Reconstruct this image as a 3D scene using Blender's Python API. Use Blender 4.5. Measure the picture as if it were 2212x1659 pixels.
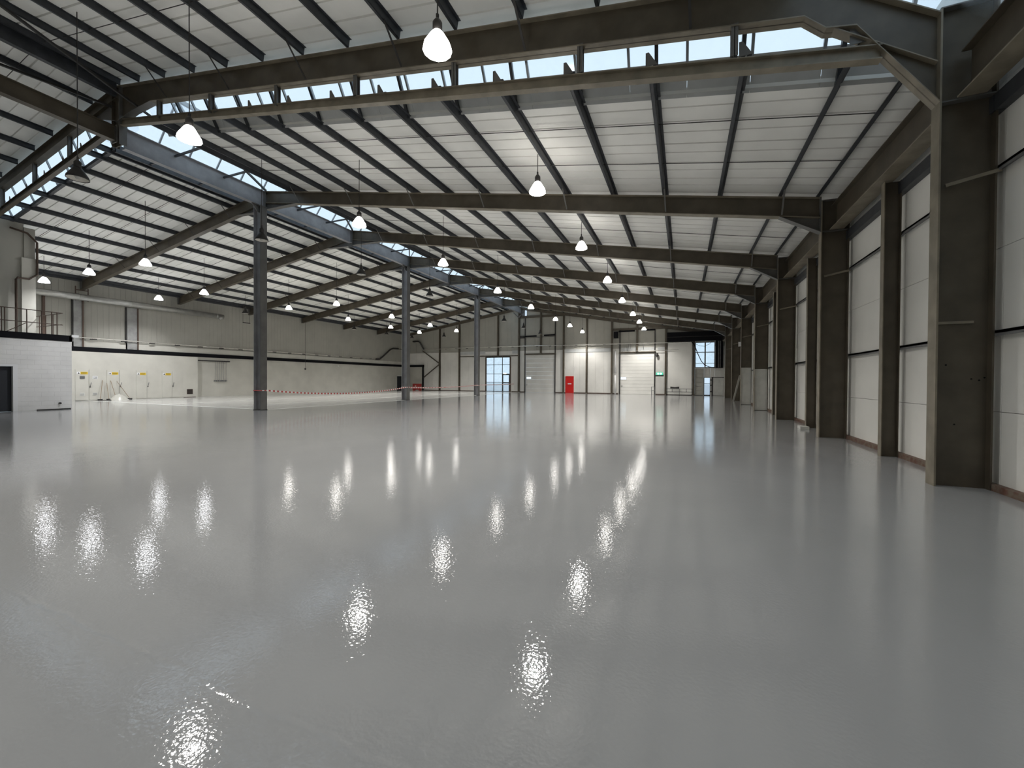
import bpy, math, random
from mathutils import Vector, Matrix
random.seed(4)
S = bpy.context.scene
C = S.collection
for o in list(bpy.data.objects):
    bpy.data.objects.remove(o)

# ------------------------------------------------------------------ camera
CAM_H = 1.6436
f_px, yaw, pitch, roll = 878.41, math.radians(22.929), math.radians(-0.579), math.radians(0.335)
fw = Vector((-math.sin(yaw) * math.cos(pitch), math.cos(yaw) * math.cos(pitch), math.sin(pitch)))
rt = Vector((math.cos(yaw), math.sin(yaw), 0))
up = rt.cross(fw)
r2 = rt * math.cos(roll) + up * math.sin(roll)
u2 = -rt * math.sin(roll) + up * math.cos(roll)
cd = bpy.data.cameras.new('camera')
cd.sensor_fit = 'HORIZONTAL'
cd.sensor_width = 36.0
cd.lens = f_px / 2212 * 36.0
cd.clip_end = 500
cam = bpy.data.objects.new('camera', cd)
C.objects.link(cam)
m = Matrix((r2, u2, -fw)).transposed().to_4x4()
m.translation = Vector((0, 0, CAM_H))
cam.matrix_world = m
S.camera = cam

# ------------------------------------------------------------------ sky, exposure
w = bpy.data.worlds.new('overcast_sky')
S.world = w
w.use_nodes = True
bg = w.node_tree.nodes['Background']
bg.inputs[0].default_value = (0.71, 0.87, 1.0, 1)
bg.inputs[1].default_value = 1.12
S.view_settings.view_transform = 'Standard'
S.view_settings.look = 'None'
S.view_settings.gamma = 1
S.view_settings.use_curve_mapping = False
S.view_settings.exposure = 0.0
S.cycles.max_bounces = 5
S.cycles.diffuse_bounces = 3
S.cycles.glossy_bounces = 3
S.cycles.adaptive_threshold = 0.12
S.cycles.adaptive_min_samples = 16
S.cycles.transparent_max_bounces = 16
S.cycles.sample_clamp_indirect = 6.0
LAMP_W = 960.0        # beam of a lit lamp
GLOW = 17.0           # glow of its prismatic reflector

# ------------------------------------------------------------------ materials
def mat(name, col, rough=0.6, metal=0.0, var=0.0, scale=3.0, spec=0.5, bump=0.0, bscale=40.0, stretch=(1, 1, 1), col2=None, lo=0.35, hi=0.65):
    M = bpy.data.materials.new(name)
    M.use_nodes = True
    nt = M.node_tree
    b = nt.nodes['Principled BSDF']
    b.inputs['Base Color'].default_value = (*col, 1)
    b.inputs['Roughness'].default_value = rough
    b.inputs['Metallic'].default_value = metal
    b.inputs['Specular IOR Level'].default_value = spec
    if var or col2 or bump:
        geo = nt.nodes.new('ShaderNodeNewGeometry')
        mp = nt.nodes.new('ShaderNodeMapping')
        mp.inputs['Scale'].default_value = stretch
        nt.links.new(geo.outputs['Position'], mp.inputs['Vector'])
    if var or col2:
        n = nt.nodes.new('ShaderNodeTexNoise')
        n.inputs['Scale'].default_value = scale
        n.inputs['Detail'].default_value = 5
        nt.links.new(mp.outputs[0], n.inputs['Vector'])
        r = nt.nodes.new('ShaderNodeValToRGB')
        c2 = col2 or tuple(c * (1 - var) for c in col)
        c1 = col if col2 else tuple(min(1, c * (1 + var)) for c in col)
        r.color_ramp.elements[0].position = lo
        r.color_ramp.elements[1].position = hi
        r.color_ramp.elements[0].color = (*c2, 1)
        r.color_ramp.elements[1].color = (*c1, 1)
        nt.links.new(n.outputs['Fac'], r.inputs[0])
        nt.links.new(r.outputs[0], b.inputs['Base Color'])
    if bump:
        n2 = nt.nodes.new('ShaderNodeTexNoise')
        n2.inputs['Scale'].default_value = bscale
        n2.inputs['Detail'].default_value = 3
        nt.links.new(mp.outputs[0], n2.inputs['Vector'])
        bp = nt.nodes.new('ShaderNodeBump')
        bp.inputs['Strength'].default_value = bump
        bp.inputs['Distance'].default_value = 0.01
        nt.links.new(n2.outputs['Fac'], bp.inputs['Height'])
        nt.links.new(bp.outputs[0], b.inputs['Normal'])
    return M

def emat(name, col, strength):
    M = bpy.data.materials.new(name)
    M.use_nodes = True
    b = M.node_tree.nodes['Principled BSDF']
    b.inputs['Base Color'].default_value = (*col, 1)
    b.inputs['Emission Color'].default_value = (*col, 1)
    b.inputs['Emission Strength'].default_value = strength
    return M

def glass(name, tint, frost=0.0, gloss=0.06):
    M = bpy.data.materials.new(name)
    M.use_nodes = True
    nt = M.node_tree
    nt.nodes.clear()
    out = nt.nodes.new('ShaderNodeOutputMaterial')
    t = nt.nodes.new('ShaderNodeBsdfTransparent')
    t.inputs[0].default_value = (*tint, 1)
    g = nt.nodes.new('ShaderNodeBsdfGlossy')
    g.inputs['Roughness'].default_value = 0.08
    mx = nt.nodes.new('ShaderNodeMixShader')
    mx.inputs[0].default_value = gloss
    nt.links.new(t.outputs[0], mx.inputs[1])
    nt.links.new(g.outputs[0], mx.inputs[2])
    last = mx
    if frost:
        tr = nt.nodes.new('ShaderNodeBsdfTranslucent')
        tr.inputs[0].default_value = (*tint, 1)
        m2 = nt.nodes.new('ShaderNodeMixShader')
        m2.inputs[0].default_value = frost
        nt.links.new(mx.outputs[0], m2.inputs[1])
        nt.links.new(tr.outputs[0], m2.inputs[2])
        last = m2
        # dirt patches on the panes
        geo = nt.nodes.new('ShaderNodeNewGeometry')
        n = nt.nodes.new('ShaderNodeTexNoise')
        n.inputs['Scale'].default_value = 2.5
        n.inputs['Detail'].default_value = 6
        rr = nt.nodes.new('ShaderNodeMapRange')
        rr.inputs[1].default_value = 0.35
        rr.inputs[2].default_value = 0.75
        rr.inputs[3].default_value = frost * 0.3
        rr.inputs[4].default_value = min(1, frost * 1.6)
        nt.links.new(geo.outputs['Position'], n.inputs['Vector'])
        nt.links.new(n.outputs['Fac'], rr.inputs[0])
        nt.links.new(rr.outputs[0], m2.inputs[0])
    nt.links.new(last.outputs[0], out.inputs[0])
    return M

STEEL = mat('brown_grey_steel_paint', (0.086, 0.071, 0.050), 0.42, var=0.18, scale=2.2, bump=0.05)
STEEL2 = mat('grey_steel_paint', (0.125, 0.122, 0.115), 0.40, var=0.14, scale=2.0, bump=0.05)
SPINE = mat('lit_grey_steel', (0.27, 0.272, 0.285), 0.40, var=0.14, scale=2.0)  # paler bluish steel: skylight from the lantern put into the colour
FLANGE = mat('lit_steel_flange', (0.225, 0.195, 0.145), 0.45, var=0.2, scale=3.0)  # paler copy of the brown steel; light on right-side flanges put into colour
PURLIN = mat('galvanised_purlin', (0.045, 0.049, 0.056), 0.45, 0.1, var=0.2, scale=4.0)
GIRT = mat('galvanised_side_rail', (0.21, 0.21, 0.21), 0.4, 0.3, var=0.2, scale=4.0)
GIRT2 = mat('grey_post_paint', (0.30, 0.30, 0.29), 0.5, var=0.15)
DARK = mat('dark_steel', (0.03, 0.028, 0.026), 0.55, var=0.2)
BLACK = mat('black_painted_band', (0.007, 0.007, 0.009), 0.8, spec=0.15)
LINER = mat('cream_roof_liner', (0.88, 0.875, 0.83), 0.55, var=0.05, scale=0.8)
GREYL = mat('grey_flashing_panel', (0.50, 0.51, 0.50), 0.5, var=0.05)
WALLW = mat('white_wall_panel', (0.90, 0.885, 0.83), 0.5, var=0.04, scale=0.7)
WALLC = mat('dimmed_wall_cladding', (0.38, 0.37, 0.325), 0.55, var=0.05, scale=0.9)  # darkened cream: dimness above the lamp beams put into the colour
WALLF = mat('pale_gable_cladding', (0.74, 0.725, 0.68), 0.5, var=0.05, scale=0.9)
PLASTER = mat('painted_lower_wall', (0.58, 0.565, 0.505), 0.6, var=0.06, scale=0.8, bump=0.08, bscale=20)
LIGHTP = mat('pale_grey_paint', (0.62, 0.62, 0.58), 0.5, var=0.06)
WHITE = mat('white_paint', (0.80, 0.80, 0.80), 0.4)
RED = mat('red_door_paint', (0.62, 0.012, 0.010), 0.35)
BARR = mat('red_barrier_plastic', (0.38, 0.035, 0.03), 0.45)
YEL = mat('yellow_sign', (0.80, 0.55, 0.03), 0.5)
ZINC = mat('galvanised_duct', (0.45, 0.45, 0.43), 0.32, 0.7, var=0.12, scale=3.0)
CHROME = mat('polished_conduit', (0.75, 0.73, 0.68), 0.25, 0.8)
SASH = mat('glazing_bar_aluminium', (0.32, 0.34, 0.36), 0.4, 0.4)
KERB = mat('rusty_kerb', (0.14, 0.06, 0.04), 0.7, var=0.4, scale=9.0, col2=(0.20, 0.16, 0.12))
BRONZE = mat('brown_frame', (0.085, 0.055, 0.04), 0.5)
SHADE = mat('black_lamp_shade', (0.02, 0.018, 0.017), 0.4)
INNER = mat('white_lamp_lining', (0.75, 0.72, 0.66), 0.4)
BULBOFF = mat('unlit_glass_bowl', (0.55, 0.55, 0.52), 0.2)
GLOWW = emat('lit_prismatic_warm', (1.0, 0.96, 0.90), GLOW)
GLOWC = emat('lit_prismatic_white', (0.96, 0.97, 1.0), GLOW)
GREEN = emat('green_exit_sign', (0.05, 0.55, 0.35), 0.9)
EXITW = emat('white_exit_figure', (0.85, 1.0, 0.95), 2.2)
GLASS = glass('rooflight_glass', (0.98, 0.99, 1.0), 0.05, 0.03)
GLASSW = glass('frosted_window_glass', (0.95, 0.98, 1.0), 0.09)
GLASSC = glass('clear_window_glass', (0.97, 0.98, 1.0), 0.0)
CONC = mat('outside_concrete', (0.62, 0.63, 0.64), 0.8, var=0.1)
PLASTIC = mat('clear_plastic_sheet', (0.48, 0.47, 0.42), 0.3)
WOOD = mat('broom_handle_wood', (0.30, 0.22, 0.14), 0.6)
MATDOOR = mat('dark_room', (0.02, 0.022, 0.028), 0.7)

# epoxy floor
def floor_mat(name, col, rough, wet):
    M = bpy.data.materials.new(name)
    M.use_nodes = True
    nt = M.node_tree
    L = nt.links.new
    b = nt.nodes['Principled BSDF']
    geo = nt.nodes.new('ShaderNodeNewGeometry')
    n = nt.nodes.new('ShaderNodeTexNoise'); n.inputs['Scale'].default_value = 0.35; n.inputs['Detail'].default_value = 5
    L(geo.outputs['Position'], n.inputs['Vector'])
    r = nt.nodes.new('ShaderNodeValToRGB')
    r.color_ramp.elements[0].position = 0.3; r.color_ramp.elements[1].position = 0.7
    r.color_ramp.elements[0].color = (*[c * 0.94 for c in col], 1)
    r.color_ramp.elements[1].color = (*[c * 1.05 for c in col], 1)
    L(n.outputs['Fac'], r.inputs[0]); L(r.outputs[0], b.inputs['Base Color'])
    n2 = nt.nodes.new('ShaderNodeTexNoise'); n2.inputs['Scale'].default_value = 0.5; n2.inputs['Detail'].default_value = 3
    L(geo.outputs['Position'], n2.inputs['Vector'])
    rr = nt.nodes.new('ShaderNodeMapRange'); rr.inputs[1].default_value = 0.3; rr.inputs[2].default_value = 0.7
    rr.inputs[3].default_value = rough * 0.8; rr.inputs[4].default_value = rough * 1.3
    L(n2.outputs['Fac'], rr.inputs[0]); L(rr.outputs[0], b.inputs['Roughness'])
    b.inputs['Specular IOR Level'].default_value = 0.85
    # orange-peel ripple of the resin plus slow trowel waves
    fine = nt.nodes.new('ShaderNodeTexNoise'); fine.inputs['Scale'].default_value = 42.0; fine.inputs['Detail'].default_value = 1.5
    slow = nt.nodes.new('ShaderNodeTexNoise'); slow.inputs['Scale'].default_value = 2.2; slow.inputs['Detail'].default_value = 2.0
    L(geo.outputs['Position'], fine.inputs['Vector']); L(geo.outputs['Position'], slow.inputs['Vector'])
    ms = nt.nodes.new('ShaderNodeMath'); ms.operation = 'MULTIPLY_ADD'
    ms.inputs[1].default_value = 1.3
    L(slow.outputs['Fac'], ms.inputs[0]); L(fine.outputs['Fac'], ms.inputs[2])
    # raised trowel lap across the resin near the camera
    sp = nt.nodes.new('ShaderNodeSeparateXYZ'); L(geo.outputs['Position'], sp.inputs[0])
    wob = nt.nodes.new('ShaderNodeMath'); wob.operation = 'MULTIPLY_ADD'; wob.inputs[1].default_value = 0.16
    L(slow.outputs['Fac'], wob.inputs[0]); L(sp.outputs['Y'], wob.inputs[2])
    off = nt.nodes.new('ShaderNodeMath'); off.operation = 'SUBTRACT'; off.inputs[1].default_value = 1.45
    L(wob.outputs[0], off.inputs[0])
    ab = nt.nodes.new('ShaderNodeMath'); ab.operation = 'ABSOLUTE'; L(off.outputs[0], ab.inputs[0])
    mr = nt.nodes.new('ShaderNodeMapRange'); mr.interpolation_type = 'SMOOTHSTEP'
    mr.inputs[1].default_value = 0.0; mr.inputs[2].default_value = 0.03; mr.inputs[3].default_value = 0.95; mr.inputs[4].default_value = 0.0
    L(ab.outputs[0], mr.inputs[0])
    ad = nt.nodes.new('ShaderNodeMath'); ad.operation = 'ADD'; L(ms.outputs[0], ad.inputs[0]); L(mr.outputs[0], ad.inputs[1])
    bp = nt.nodes.new('ShaderNodeBump'); bp.inputs['Strength'].default_value = wet; bp.inputs['Distance'].default_value = 0.0016
    L(ad.outputs[0], bp.inputs['Height']); L(bp.outputs[0], b.inputs['Normal'])
    return M
FLOOR = floor_mat('grey_epoxy_floor', (0.335, 0.338, 0.338), 0.032, 0.6)
FLOOR2 = floor_mat('pale_dry_floor', (0.45, 0.445, 0.425), 0.14, 0.5)

# painted blockwork: courses of 225 mm as relief
def block_mat():
    M = mat('white_painted_blockwork', (0.78, 0.77, 0.75), 0.6, var=0.05, scale=1.2)
    nt = M.node_tree
    b = nt.nodes['Principled BSDF']
    geo = nt.nodes.new('ShaderNodeNewGeometry')
    sp = nt.nodes.new('ShaderNodeSeparateXYZ'); cb = nt.nodes.new('ShaderNodeCombineXYZ')
    nt.links.new(geo.outputs['Position'], sp.inputs[0])
    nt.links.new(sp.outputs['Y'], cb.inputs['X']); nt.links.new(sp.outputs['Z'], cb.inputs['Y'])
    br = nt.nodes.new('ShaderNodeTexBrick')
    br.inputs['Scale'].default_value = 1.0
    br.inputs['Brick Width'].default_value = 0.45; br.inputs['Row Height'].default_value = 0.225
    br.inputs['Mortar Size'].default_value = 0.012
    br.inputs['Color1'].default_value = (1, 1, 1, 1); br.inputs['Color2'].default_value = (0.9, 0.9, 0.9, 1); br.inputs['Mortar'].default_value = (0, 0, 0, 1)
    nt.links.new(cb.outputs[0], br.inputs['Vector'])
    bp = nt.nodes.new('ShaderNodeBump'); bp.inputs['Strength'].default_value = 0.9; bp.inputs['Distance'].default_value = 0.012
    nt.links.new(br.outputs['Color'], bp.inputs['Height']); nt.links.new(bp.outputs[0], b.inputs['Normal'])
    return M
BLOCK = block_mat()

def tape_mat():
    M = mat('red_white_tape', (0.8, 0.8, 0.8), 0.4)
    nt = M.node_tree
    b = nt.nodes['Principled BSDF']
    geo = nt.nodes.new('ShaderNodeNewGeometry'); sp = nt.nodes.new('ShaderNodeSeparateXYZ')
    nt.links.new(geo.outputs['Position'], sp.inputs[0])
    md = nt.nodes.new('ShaderNodeMath'); md.operation = 'MULTIPLY'; md.inputs[1].default_value = 4.2
    fr = nt.nodes.new('ShaderNodeMath'); fr.operation = 'FRACT'
    gt = nt.nodes.new('ShaderNodeMath'); gt.operation = 'GREATER_THAN'; gt.inputs[1].default_value = 0.5
    nt.links.new(sp.outputs['Y'], md.inputs[0]); nt.links.new(md.outputs[0], fr.inputs[0]); nt.links.new(fr.outputs[0], gt.inputs[0])
    mx = nt.nodes.new('ShaderNodeMix'); mx.data_type = 'RGBA'
    mx.inputs['A'].default_value = (0.85, 0.84, 0.82, 1); mx.inputs['B'].default_value = (0.55, 0.10, 0.09, 1)
    nt.links.new(gt.outputs[0], mx.inputs['Factor']); nt.links.new(mx.outputs['Result'], b.inputs['Base Color'])
    return M
TAPE = tape_mat()

# ------------------------------------------------------------------ mesh helpers
class MB:
    def __init__(s):
        s.v = []; s.f = []
    def box(s, x0, x1, y0, y1, z0, z1):
        n = len(s.v)
        s.v += [(x, y, z) for z in (z0, z1) for y in (y0, y1) for x in (x0, x1)]
        s.f += [tuple(n + i for i in q) for q in ((0, 2, 3, 1), (4, 5, 7, 6), (0, 1, 5, 4), (2, 6, 7, 3), (0, 4, 6, 2), (1, 3, 7, 5))]
        return s
    def hexa(s, lo, hi):
        n = len(s.v); k = len(lo)
        s.v += list(lo) + list(hi)
        s.f.append(tuple(n + i for i in reversed(range(k))))
        s.f.append(tuple(n + k + i for i in range(k)))
        for i in range(k):
            j = (i + 1) % k
            s.f.append((n + i, n + j, n + k + j, n + k + i))
        return s
    def pxz(s, poly, y0, y1):        # polygon in x-z extruded along y
        return s.hexa([(x, y0, z) for x, z in poly], [(x, y1, z) for x, z in poly])
    def pyz(s, poly, x0, x1):
        return s.hexa([(x0, y, z) for y, z in poly], [(x1, y, z) for y, z in poly])
    def pxy(s, poly, z0, z1):
        return s.hexa([(x, y, z0) for x, y in poly], [(x, y, z1) for x, y in poly])
    def strip(s, pts, t, y0, y1):    # x-z polyline as a plate of thickness t hanging below the line
        for (xa, za), (xb, zb) in zip(pts, pts[1:]):
            s.pxz([(xa, za - t), (xb, zb - t), (xb, zb), (xa, za)], y0, y1)
        return s
    def bar(s, p, q, wd, hd=None, upv=(0, 0, 1)):
        p = Vector(p); q = Vector(q); hd = hd or wd
        d = (q - p).normalized()
        u = Vector(upv)
        if abs(d.dot(u)) > 0.98: u = Vector((1, 0, 0))
        a = d.cross(u).normalized() * wd / 2
        b = a.cross(d).normalized() * hd / 2
        c = [-a - b, a - b, a + b, -a + b]
        return s.hexa([tuple(p + e) for e in c], [tuple(q + e) for e in c])
    def tube(s, pts, r, n=8):
        pts = [Vector(p) for p in pts]
        base = len(s.v)
        for i, p in enumerate(pts):
            d = (pts[min(i + 1, len(pts) - 1)] - pts[max(i - 1, 0)]).normalized()
            u = Vector((0, 0, 1)) if abs(d.z) < 0.95 else Vector((1, 0, 0))
            a = d.cross(u).normalized(); b = a.cross(d).normalized()
            for k in range(n):
                t = 2 * math.pi * k / n
                s.v.append(tuple(p + a * math.cos(t) * r + b * math.sin(t) * r))
        for i in range(len(pts) - 1):
            for k in range(n):
                j = (k + 1) % n
                s.f.append((base + i * n + k, base + i * n + j, base + (i + 1) * n + j, base + (i + 1) * n + k))
        s.f.append(tuple(base + k for k in reversed(range(n))))
        e = base + (len(pts) - 1) * n
        s.f.append(tuple(e + k for k in range(n)))
        return s
    def lathe(s, prof, n=16, c=(0, 0, 0)):
        base = len(s.v)
        for r, z in prof:
            for k in range(n):
                t = 2 * math.pi * k / n
                s.v.append((c[0] + r * math.cos(t), c[1] + r * math.sin(t), c[2] + z))
        for i in range(len(prof) - 1):
            for k in range(n):
                j = (k + 1) % n
                s.f.append((base + i * n + k, base + i * n + j, base + (i + 1) * n + j, base + (i + 1) * n + k))
        return s
    def mesh(s, name, mt, smooth=False):
        me = bpy.data.meshes.new(name)
        me.from_pydata(s.v, [], s.f)
        me.materials.append(mt)
        if smooth:
            me.polygons.foreach_set('use_smooth', [True] * len(me.polygons))
        me.update()
        return me

def ob(name, data, parent=None, loc=None, rot=None):
    o = bpy.data.objects.new(name, data)
    C.objects.link(o)
    if parent is not None: o.parent = parent
    if loc is not None: o.location = loc
    if rot is not None: o.rotation_euler = rot
    return o
def part(name, mb, mt, parent=None, smooth=False):
    return ob(name, mb.mesh(name, mt, smooth), parent)
def tag(o, label, cat=None, group=None, kind=None):
    o['label'] = label
    if cat: o['category'] = cat
    if group: o['group'] = group
    if kind: o['kind'] = kind
    return o
def thing(name, label, cat, group=None, kind=None, loc=(0, 0, 0)):
    o = ob(name, None, None, loc)
    return tag(o, label, cat, group, kind)
def struct(name, label, cat, mb=None, mt=None):
    o = part(name, mb, mt) if mb else ob(name, None)
    return tag(o, label, cat, None, 'structure')
ORD = ['nearest', 'second nearest', 'third nearest', 'fourth nearest', 'fifth nearest', 'sixth nearest', 'seventh nearest', 'eighth nearest', 'ninth nearest', 'tenth nearest', 'eleventh nearest', 'twelfth nearest']

# ------------------------------------------------------------------ layout (metres, fitted to the photograph)
B = 6.0
Y1 = 8.533
def Yk(k): return Y1 + (k - 1) * B
YG = 50.9            # gable
YB = -9.5            # wall behind the camera
XC = -20.25          # ridge
XR = 3.66            # inner face of the right-hand columns
XW = 4.42            # right wall
XL = -39.2           # left wall
XBK = -29.3          # white blockwork room
SR, SL = 0.182, 0.158
def zr(x): return 7.055 + SR * (3.66 - x)
ZA = zr(XC)
def zl(x): return ZA + SL * (x - XC)
def znr(x): return 10.01 - 0.186 * (x + 4.93) if x < 1.82 else 8.755 - 0.71 * (x - 1.82)
ZNA = znr(XC)
def znl(x): return ZNA + SL * (x - XC)
PD = 0.20            # purlin depth
FT = 9.75            # foot of the inclined step glazing, right slope
FTL = 9.32           # and left slope

# ------------------------------------------------------------------ floor, ground
fl = struct('floor', 'glossy grey epoxy resin floor of the empty warehouse', 'floor', MB().box(XL - 0.4, XW + 0.3, YB - 0.3, YG + 0.3, -0.2, 0.0), FLOOR)
part('floor_section', MB().box(XL, XC + 0.05, Yk(2) + 0.02, YG, -0.05, 0.004), FLOOR2, fl)
for x in (-24.5, -30.0):
    part('pale_floor_line', MB().box(x, x + 0.1, Yk(2) + 0.3, YG - 0.2, 0.0, 0.006), LIGHTP, fl)
part('pale_floor_line', MB().box(XL + 0.5, XC, Yk(2) + 0.05, Yk(2) + 0.2, 0.0, 0.006), LIGHTP, fl)
part('pale_floor_line', MB().box(XC - 0.05, XC + 0.08, Yk(2), YG - 0.3, 0.0, 0.006), LIGHTP, fl)
gr = MB().box(-150, 150, YG + 0.35, 200, -0.4, -0.05)
struct('ground_outside', 'pale concrete yard outside the far gable windows', 'ground', gr, CONC)

# ------------------------------------------------------------------ roof: sheets, purlins, rods
ceil = struct('ceiling', 'cream lined pitched roof with galvanised purlins', 'ceiling')
def sheet_mesh(width, length, name):
    # profiled liner sheet: runs along -x..; y across; ribs at the joints
    prof = [(0, 0), (0.012, 0.05), (0.045, 0.05), (0.06, 0), (0.455, 0), (0.465, 0.035), (0.495, 0.035), (0.505, 0), (width, 0)]
    mb = MB()
    n = len(prof)
    lo = [(0, y, z) for y, z in prof] + [(length, y, z) for y, z in prof]
    mb.v += lo + [(0, 0, 0.12), (0, width, 0.12), (length, 0, 0.12), (length, width, 0.12)]
    for i in range(n - 1):
        mb.f.append((i, i + 1, n + i + 1, n + i))
    a = 2 * n
    mb.f += [(a, a + 2, a + 3, a + 1), (0, n, a + 2, a), (n - 1, a + 1, a + 3, 2 * n - 1)]
    mb.f.append(tuple([a] + [i for i in range(n)] + [a + 1])[::1])
    mb.f.append(tuple([a + 2] + [n + i for i in range(n)] + [a + 3])[::-1])
    return mb.mesh(name, LINER)
def sheets(xa, xb, zfun, y0, y1):
    # one sheet per metre of roof, from xa (high end) to xb (eaves); straight run
    za, zb = zfun(xa) + PD, zfun(xb) + PD
    L = math.hypot(xb - xa, zb - za)
    ang = math.atan2(zb - za, xb - xa)
    n = max(1, round((y1 - y0) / 1.0)); wd = (y1 - y0) / n
    me = sheet_mesh(wd, L, 'roof_sheet')
    for i in range(n):
        M = Matrix.Translation((xa, y0 + i * wd, za)) @ Matrix.Rotation(-ang, 4, 'Y')
        o = ob('roof_sheet', me, ceil)
        o.matrix_world = M
CURB_R, CURB_L = -18.45, -22.12
sheets(CURB_R, XW + 0.3, zr, FT - 0.05, YG)
# left slope is built from the eaves up so the sheet runs in +x
sheets(XL - 0.3, CURB_L, zl, FTL, YG)
sheets(XC, 1.82, znr, YB, 8.95)
sheets(XL - 0.3, XC, znl, YB, 8.8)

def zed(length):
    mb = MB()
    mb.box(-0.006, 0.006, 0, length, 0, PD)
    mb.box(-0.075, 0.006, 0, length, 0, 0.014)
    mb.box(-0.006, 0.075, 0, length, PD - 0.014, PD)
    mb.box(-0.075, -0.063, 0, length, 0, 0.035)
    return mb.mesh('purlin', PURLIN)
_z = {}
def purlin(x, zfun, ang, y0, y1):
    L = round(y1 - y0, 3)
    if L not in _z: _z[L] = zed(L)
    o = ob('purlin', _z[L], ceil, (x, y0, zfun(x)), (0, ang, 0))
PR = [-18.35, -17.7, -16.0, -14.3, -12.6, -10.85, -9.15, -7.45, -5.75, -4.05, -2.35, -0.65, 1.0, 2.65, 3.6]
PL = [-22.3, -23.0, -24.5, -26.2, -27.95, -29.7, -31.6, -33.5, -35.35, -37.1, -38.7]
ar, al = math.atan(SR), -math.atan(SL)
bays = [(Y1 + 0.14, Yk(2))] + [(Yk(k), Yk(k + 1)) for k in range(2, 7)] + [(Yk(7), YG)]
for y0, y1 in bays:
    for x in PR: purlin(x, zr, ar, y0 + 0.004, y1 - 0.004)
    for x in PL: purlin(x, zl, al, y0 + 0.004, y1 - 0.004)
for y0, y1 in [(Y1 - B, Y1)]:
    for x in [XC + 0.35, -18.6, -17.0, -15.3, -13.6, -11.9, -10.2, -8.5, -6.8, -5.1, -3.4, -1.7, 0.0, 1.6]: purlin(x, znr, ar, y0, y1)
    for x in [XC - 0.35, -21.9, -23.5, -25.2, -26.9, -28.6, -30.3, -31.8]: purlin(x, znl, al, y0, y1)
for x in (XC + 0.02,):
    part('ridge_purlin', MB().box(x - 0.09, x + 0.09, Y1 - B, Y1, ZNA - 0.42, ZNA + 0.1), PURLIN, ceil)
# sag rods
def rods(xs, zfun, y):
    mb = MB()
    mb.tube([(x, y, zfun(x) + 0.09) for x in xs], 0.011, 5)
    part('sag_rod', mb, DARK, ceil)
for (y0, y1) in bays:
    for t in (1 / 3, 2 / 3):
        y = y0 + (y1 - y0) * t
        rods([-18.3, XR], zr, y); rods([-22.1, -38.7], zl, y)
for t in (1 / 3, 2 / 3):
    rods([XC, 1.8], znr, Y1 - B + B * t); rods([-32, XC], znl, Y1 - B + B * t)
# eaves closures
part('eaves_flashing', MB().box(XL - 0.1, XL + 0.3, FTL, YG, zl(XL) - 0.02, zl(XL) + PD + 0.02), PURLIN, ceil)

# ------------------------------------------------------------------ rooflights
def pane_quad(a, b, c, d, th=0.012):
    a, b, c, d = map(Vector, (a, b, c, d))
    n = (b - a).cross(d - a).normalized() * th
    return MB().hexa([tuple(q) for q in (a, b, c, d)], [tuple(q + n) for q in (a, b, c, d)])
# ridge lantern: left and right slopes at 50 degrees
ZLB = 11.42
LA = ZLB + 1.2 * (XC - CURB_L)
w1 = struct('window_1', 'long glazed ridge lantern along the roof apex', 'rooflight')
pitch_bar = 1.2
ys = [8.95 + 0.45 + pitch_bar * i for i in range(35)]
ys = [8.9] + [y for y in ys if y < YG - 0.3] + [YG]
me_cache = {}
for i in range(len(ys) - 1):
    a, b = ys[i] + 0.004, ys[i + 1] - 0.004
    key = round(b - a, 3)
    for side, xb in (('l', CURB_L), ('r', CURB_R)):
        kk = (key, side)
        if kk not in me_cache:
            if side == 'l': q = pane_quad((xb - XC, 0, ZLB), (xb - XC, key, ZLB), (0, key, LA), (0, 0, LA))
            else: q = pane_quad((xb - XC, key, ZLB), (xb - XC, 0, ZLB), (0, 0, LA), (0, key, LA))
            me_cache[kk] = q.mesh('pane', GLASS)
        ob('pane', me_cache[kk], w1, (XC, a, 0))
mbl = MB().bar((CURB_L - XC, 0, ZLB - 0.04), (0, 0, LA - 0.04), 0.055, 0.07).mesh('glazing_bar', SASH)
mbr = MB().bar((CURB_R - XC, 0, ZLB - 0.04), (0, 0, LA - 0.04), 0.055, 0.07).mesh('glazing_bar', SASH)
for y in ys[1:-1]:
    ob('glazing_bar', mbl, w1, (XC, y, 0)); ob('glazing_bar', mbr, w1, (XC, y, 0))
part('ridge_bar', MB().box(XC - 0.06, XC + 0.06, 8.9, YG, LA - 0.1, LA + 0.06), SASH, w1)
for xb in (CURB_L, CURB_R):
    zf = zl(xb) if xb < XC else zr(xb)
    part('kerb_board', MB().box(xb - 0.05, xb + 0.05, FTL, YG, zf + 0.02, ZLB + 0.03), PURLIN, w1)
# cross ties and diagonal bracing in the lantern opening
for k in range(1, 8):
    for t in (2.0, 4.0):
        y = Yk(k) + t
        if y < YG: part('lantern_tie', MB().bar((CURB_L, y, zl(CURB_L) + 0.08), (CURB_R, y, zr(CURB_R) + 0.08), 0.07, 0.07), PURLIN, w1)
    y0 = Yk(k) + (0.3 if k > 1 else 1.0); y1 = min(Yk(k + 1), YG - 0.1)
    part('lantern_brace', MB().bar((CURB_R, y1 - 2.2, zr(CURB_R) + 0.03), (XC + 0.1, y1 + 0.05, ZA + 0.02), 0.08, 0.08), DARK, w1)
# near end wall of the lantern (side cheek)
part('lantern_cheek', MB().pxz([(CURB_L, ZLB), (CURB_R, ZLB), (XC, LA)], YG - 0.02, YG + 0.04), GREYL, w1)
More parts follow.
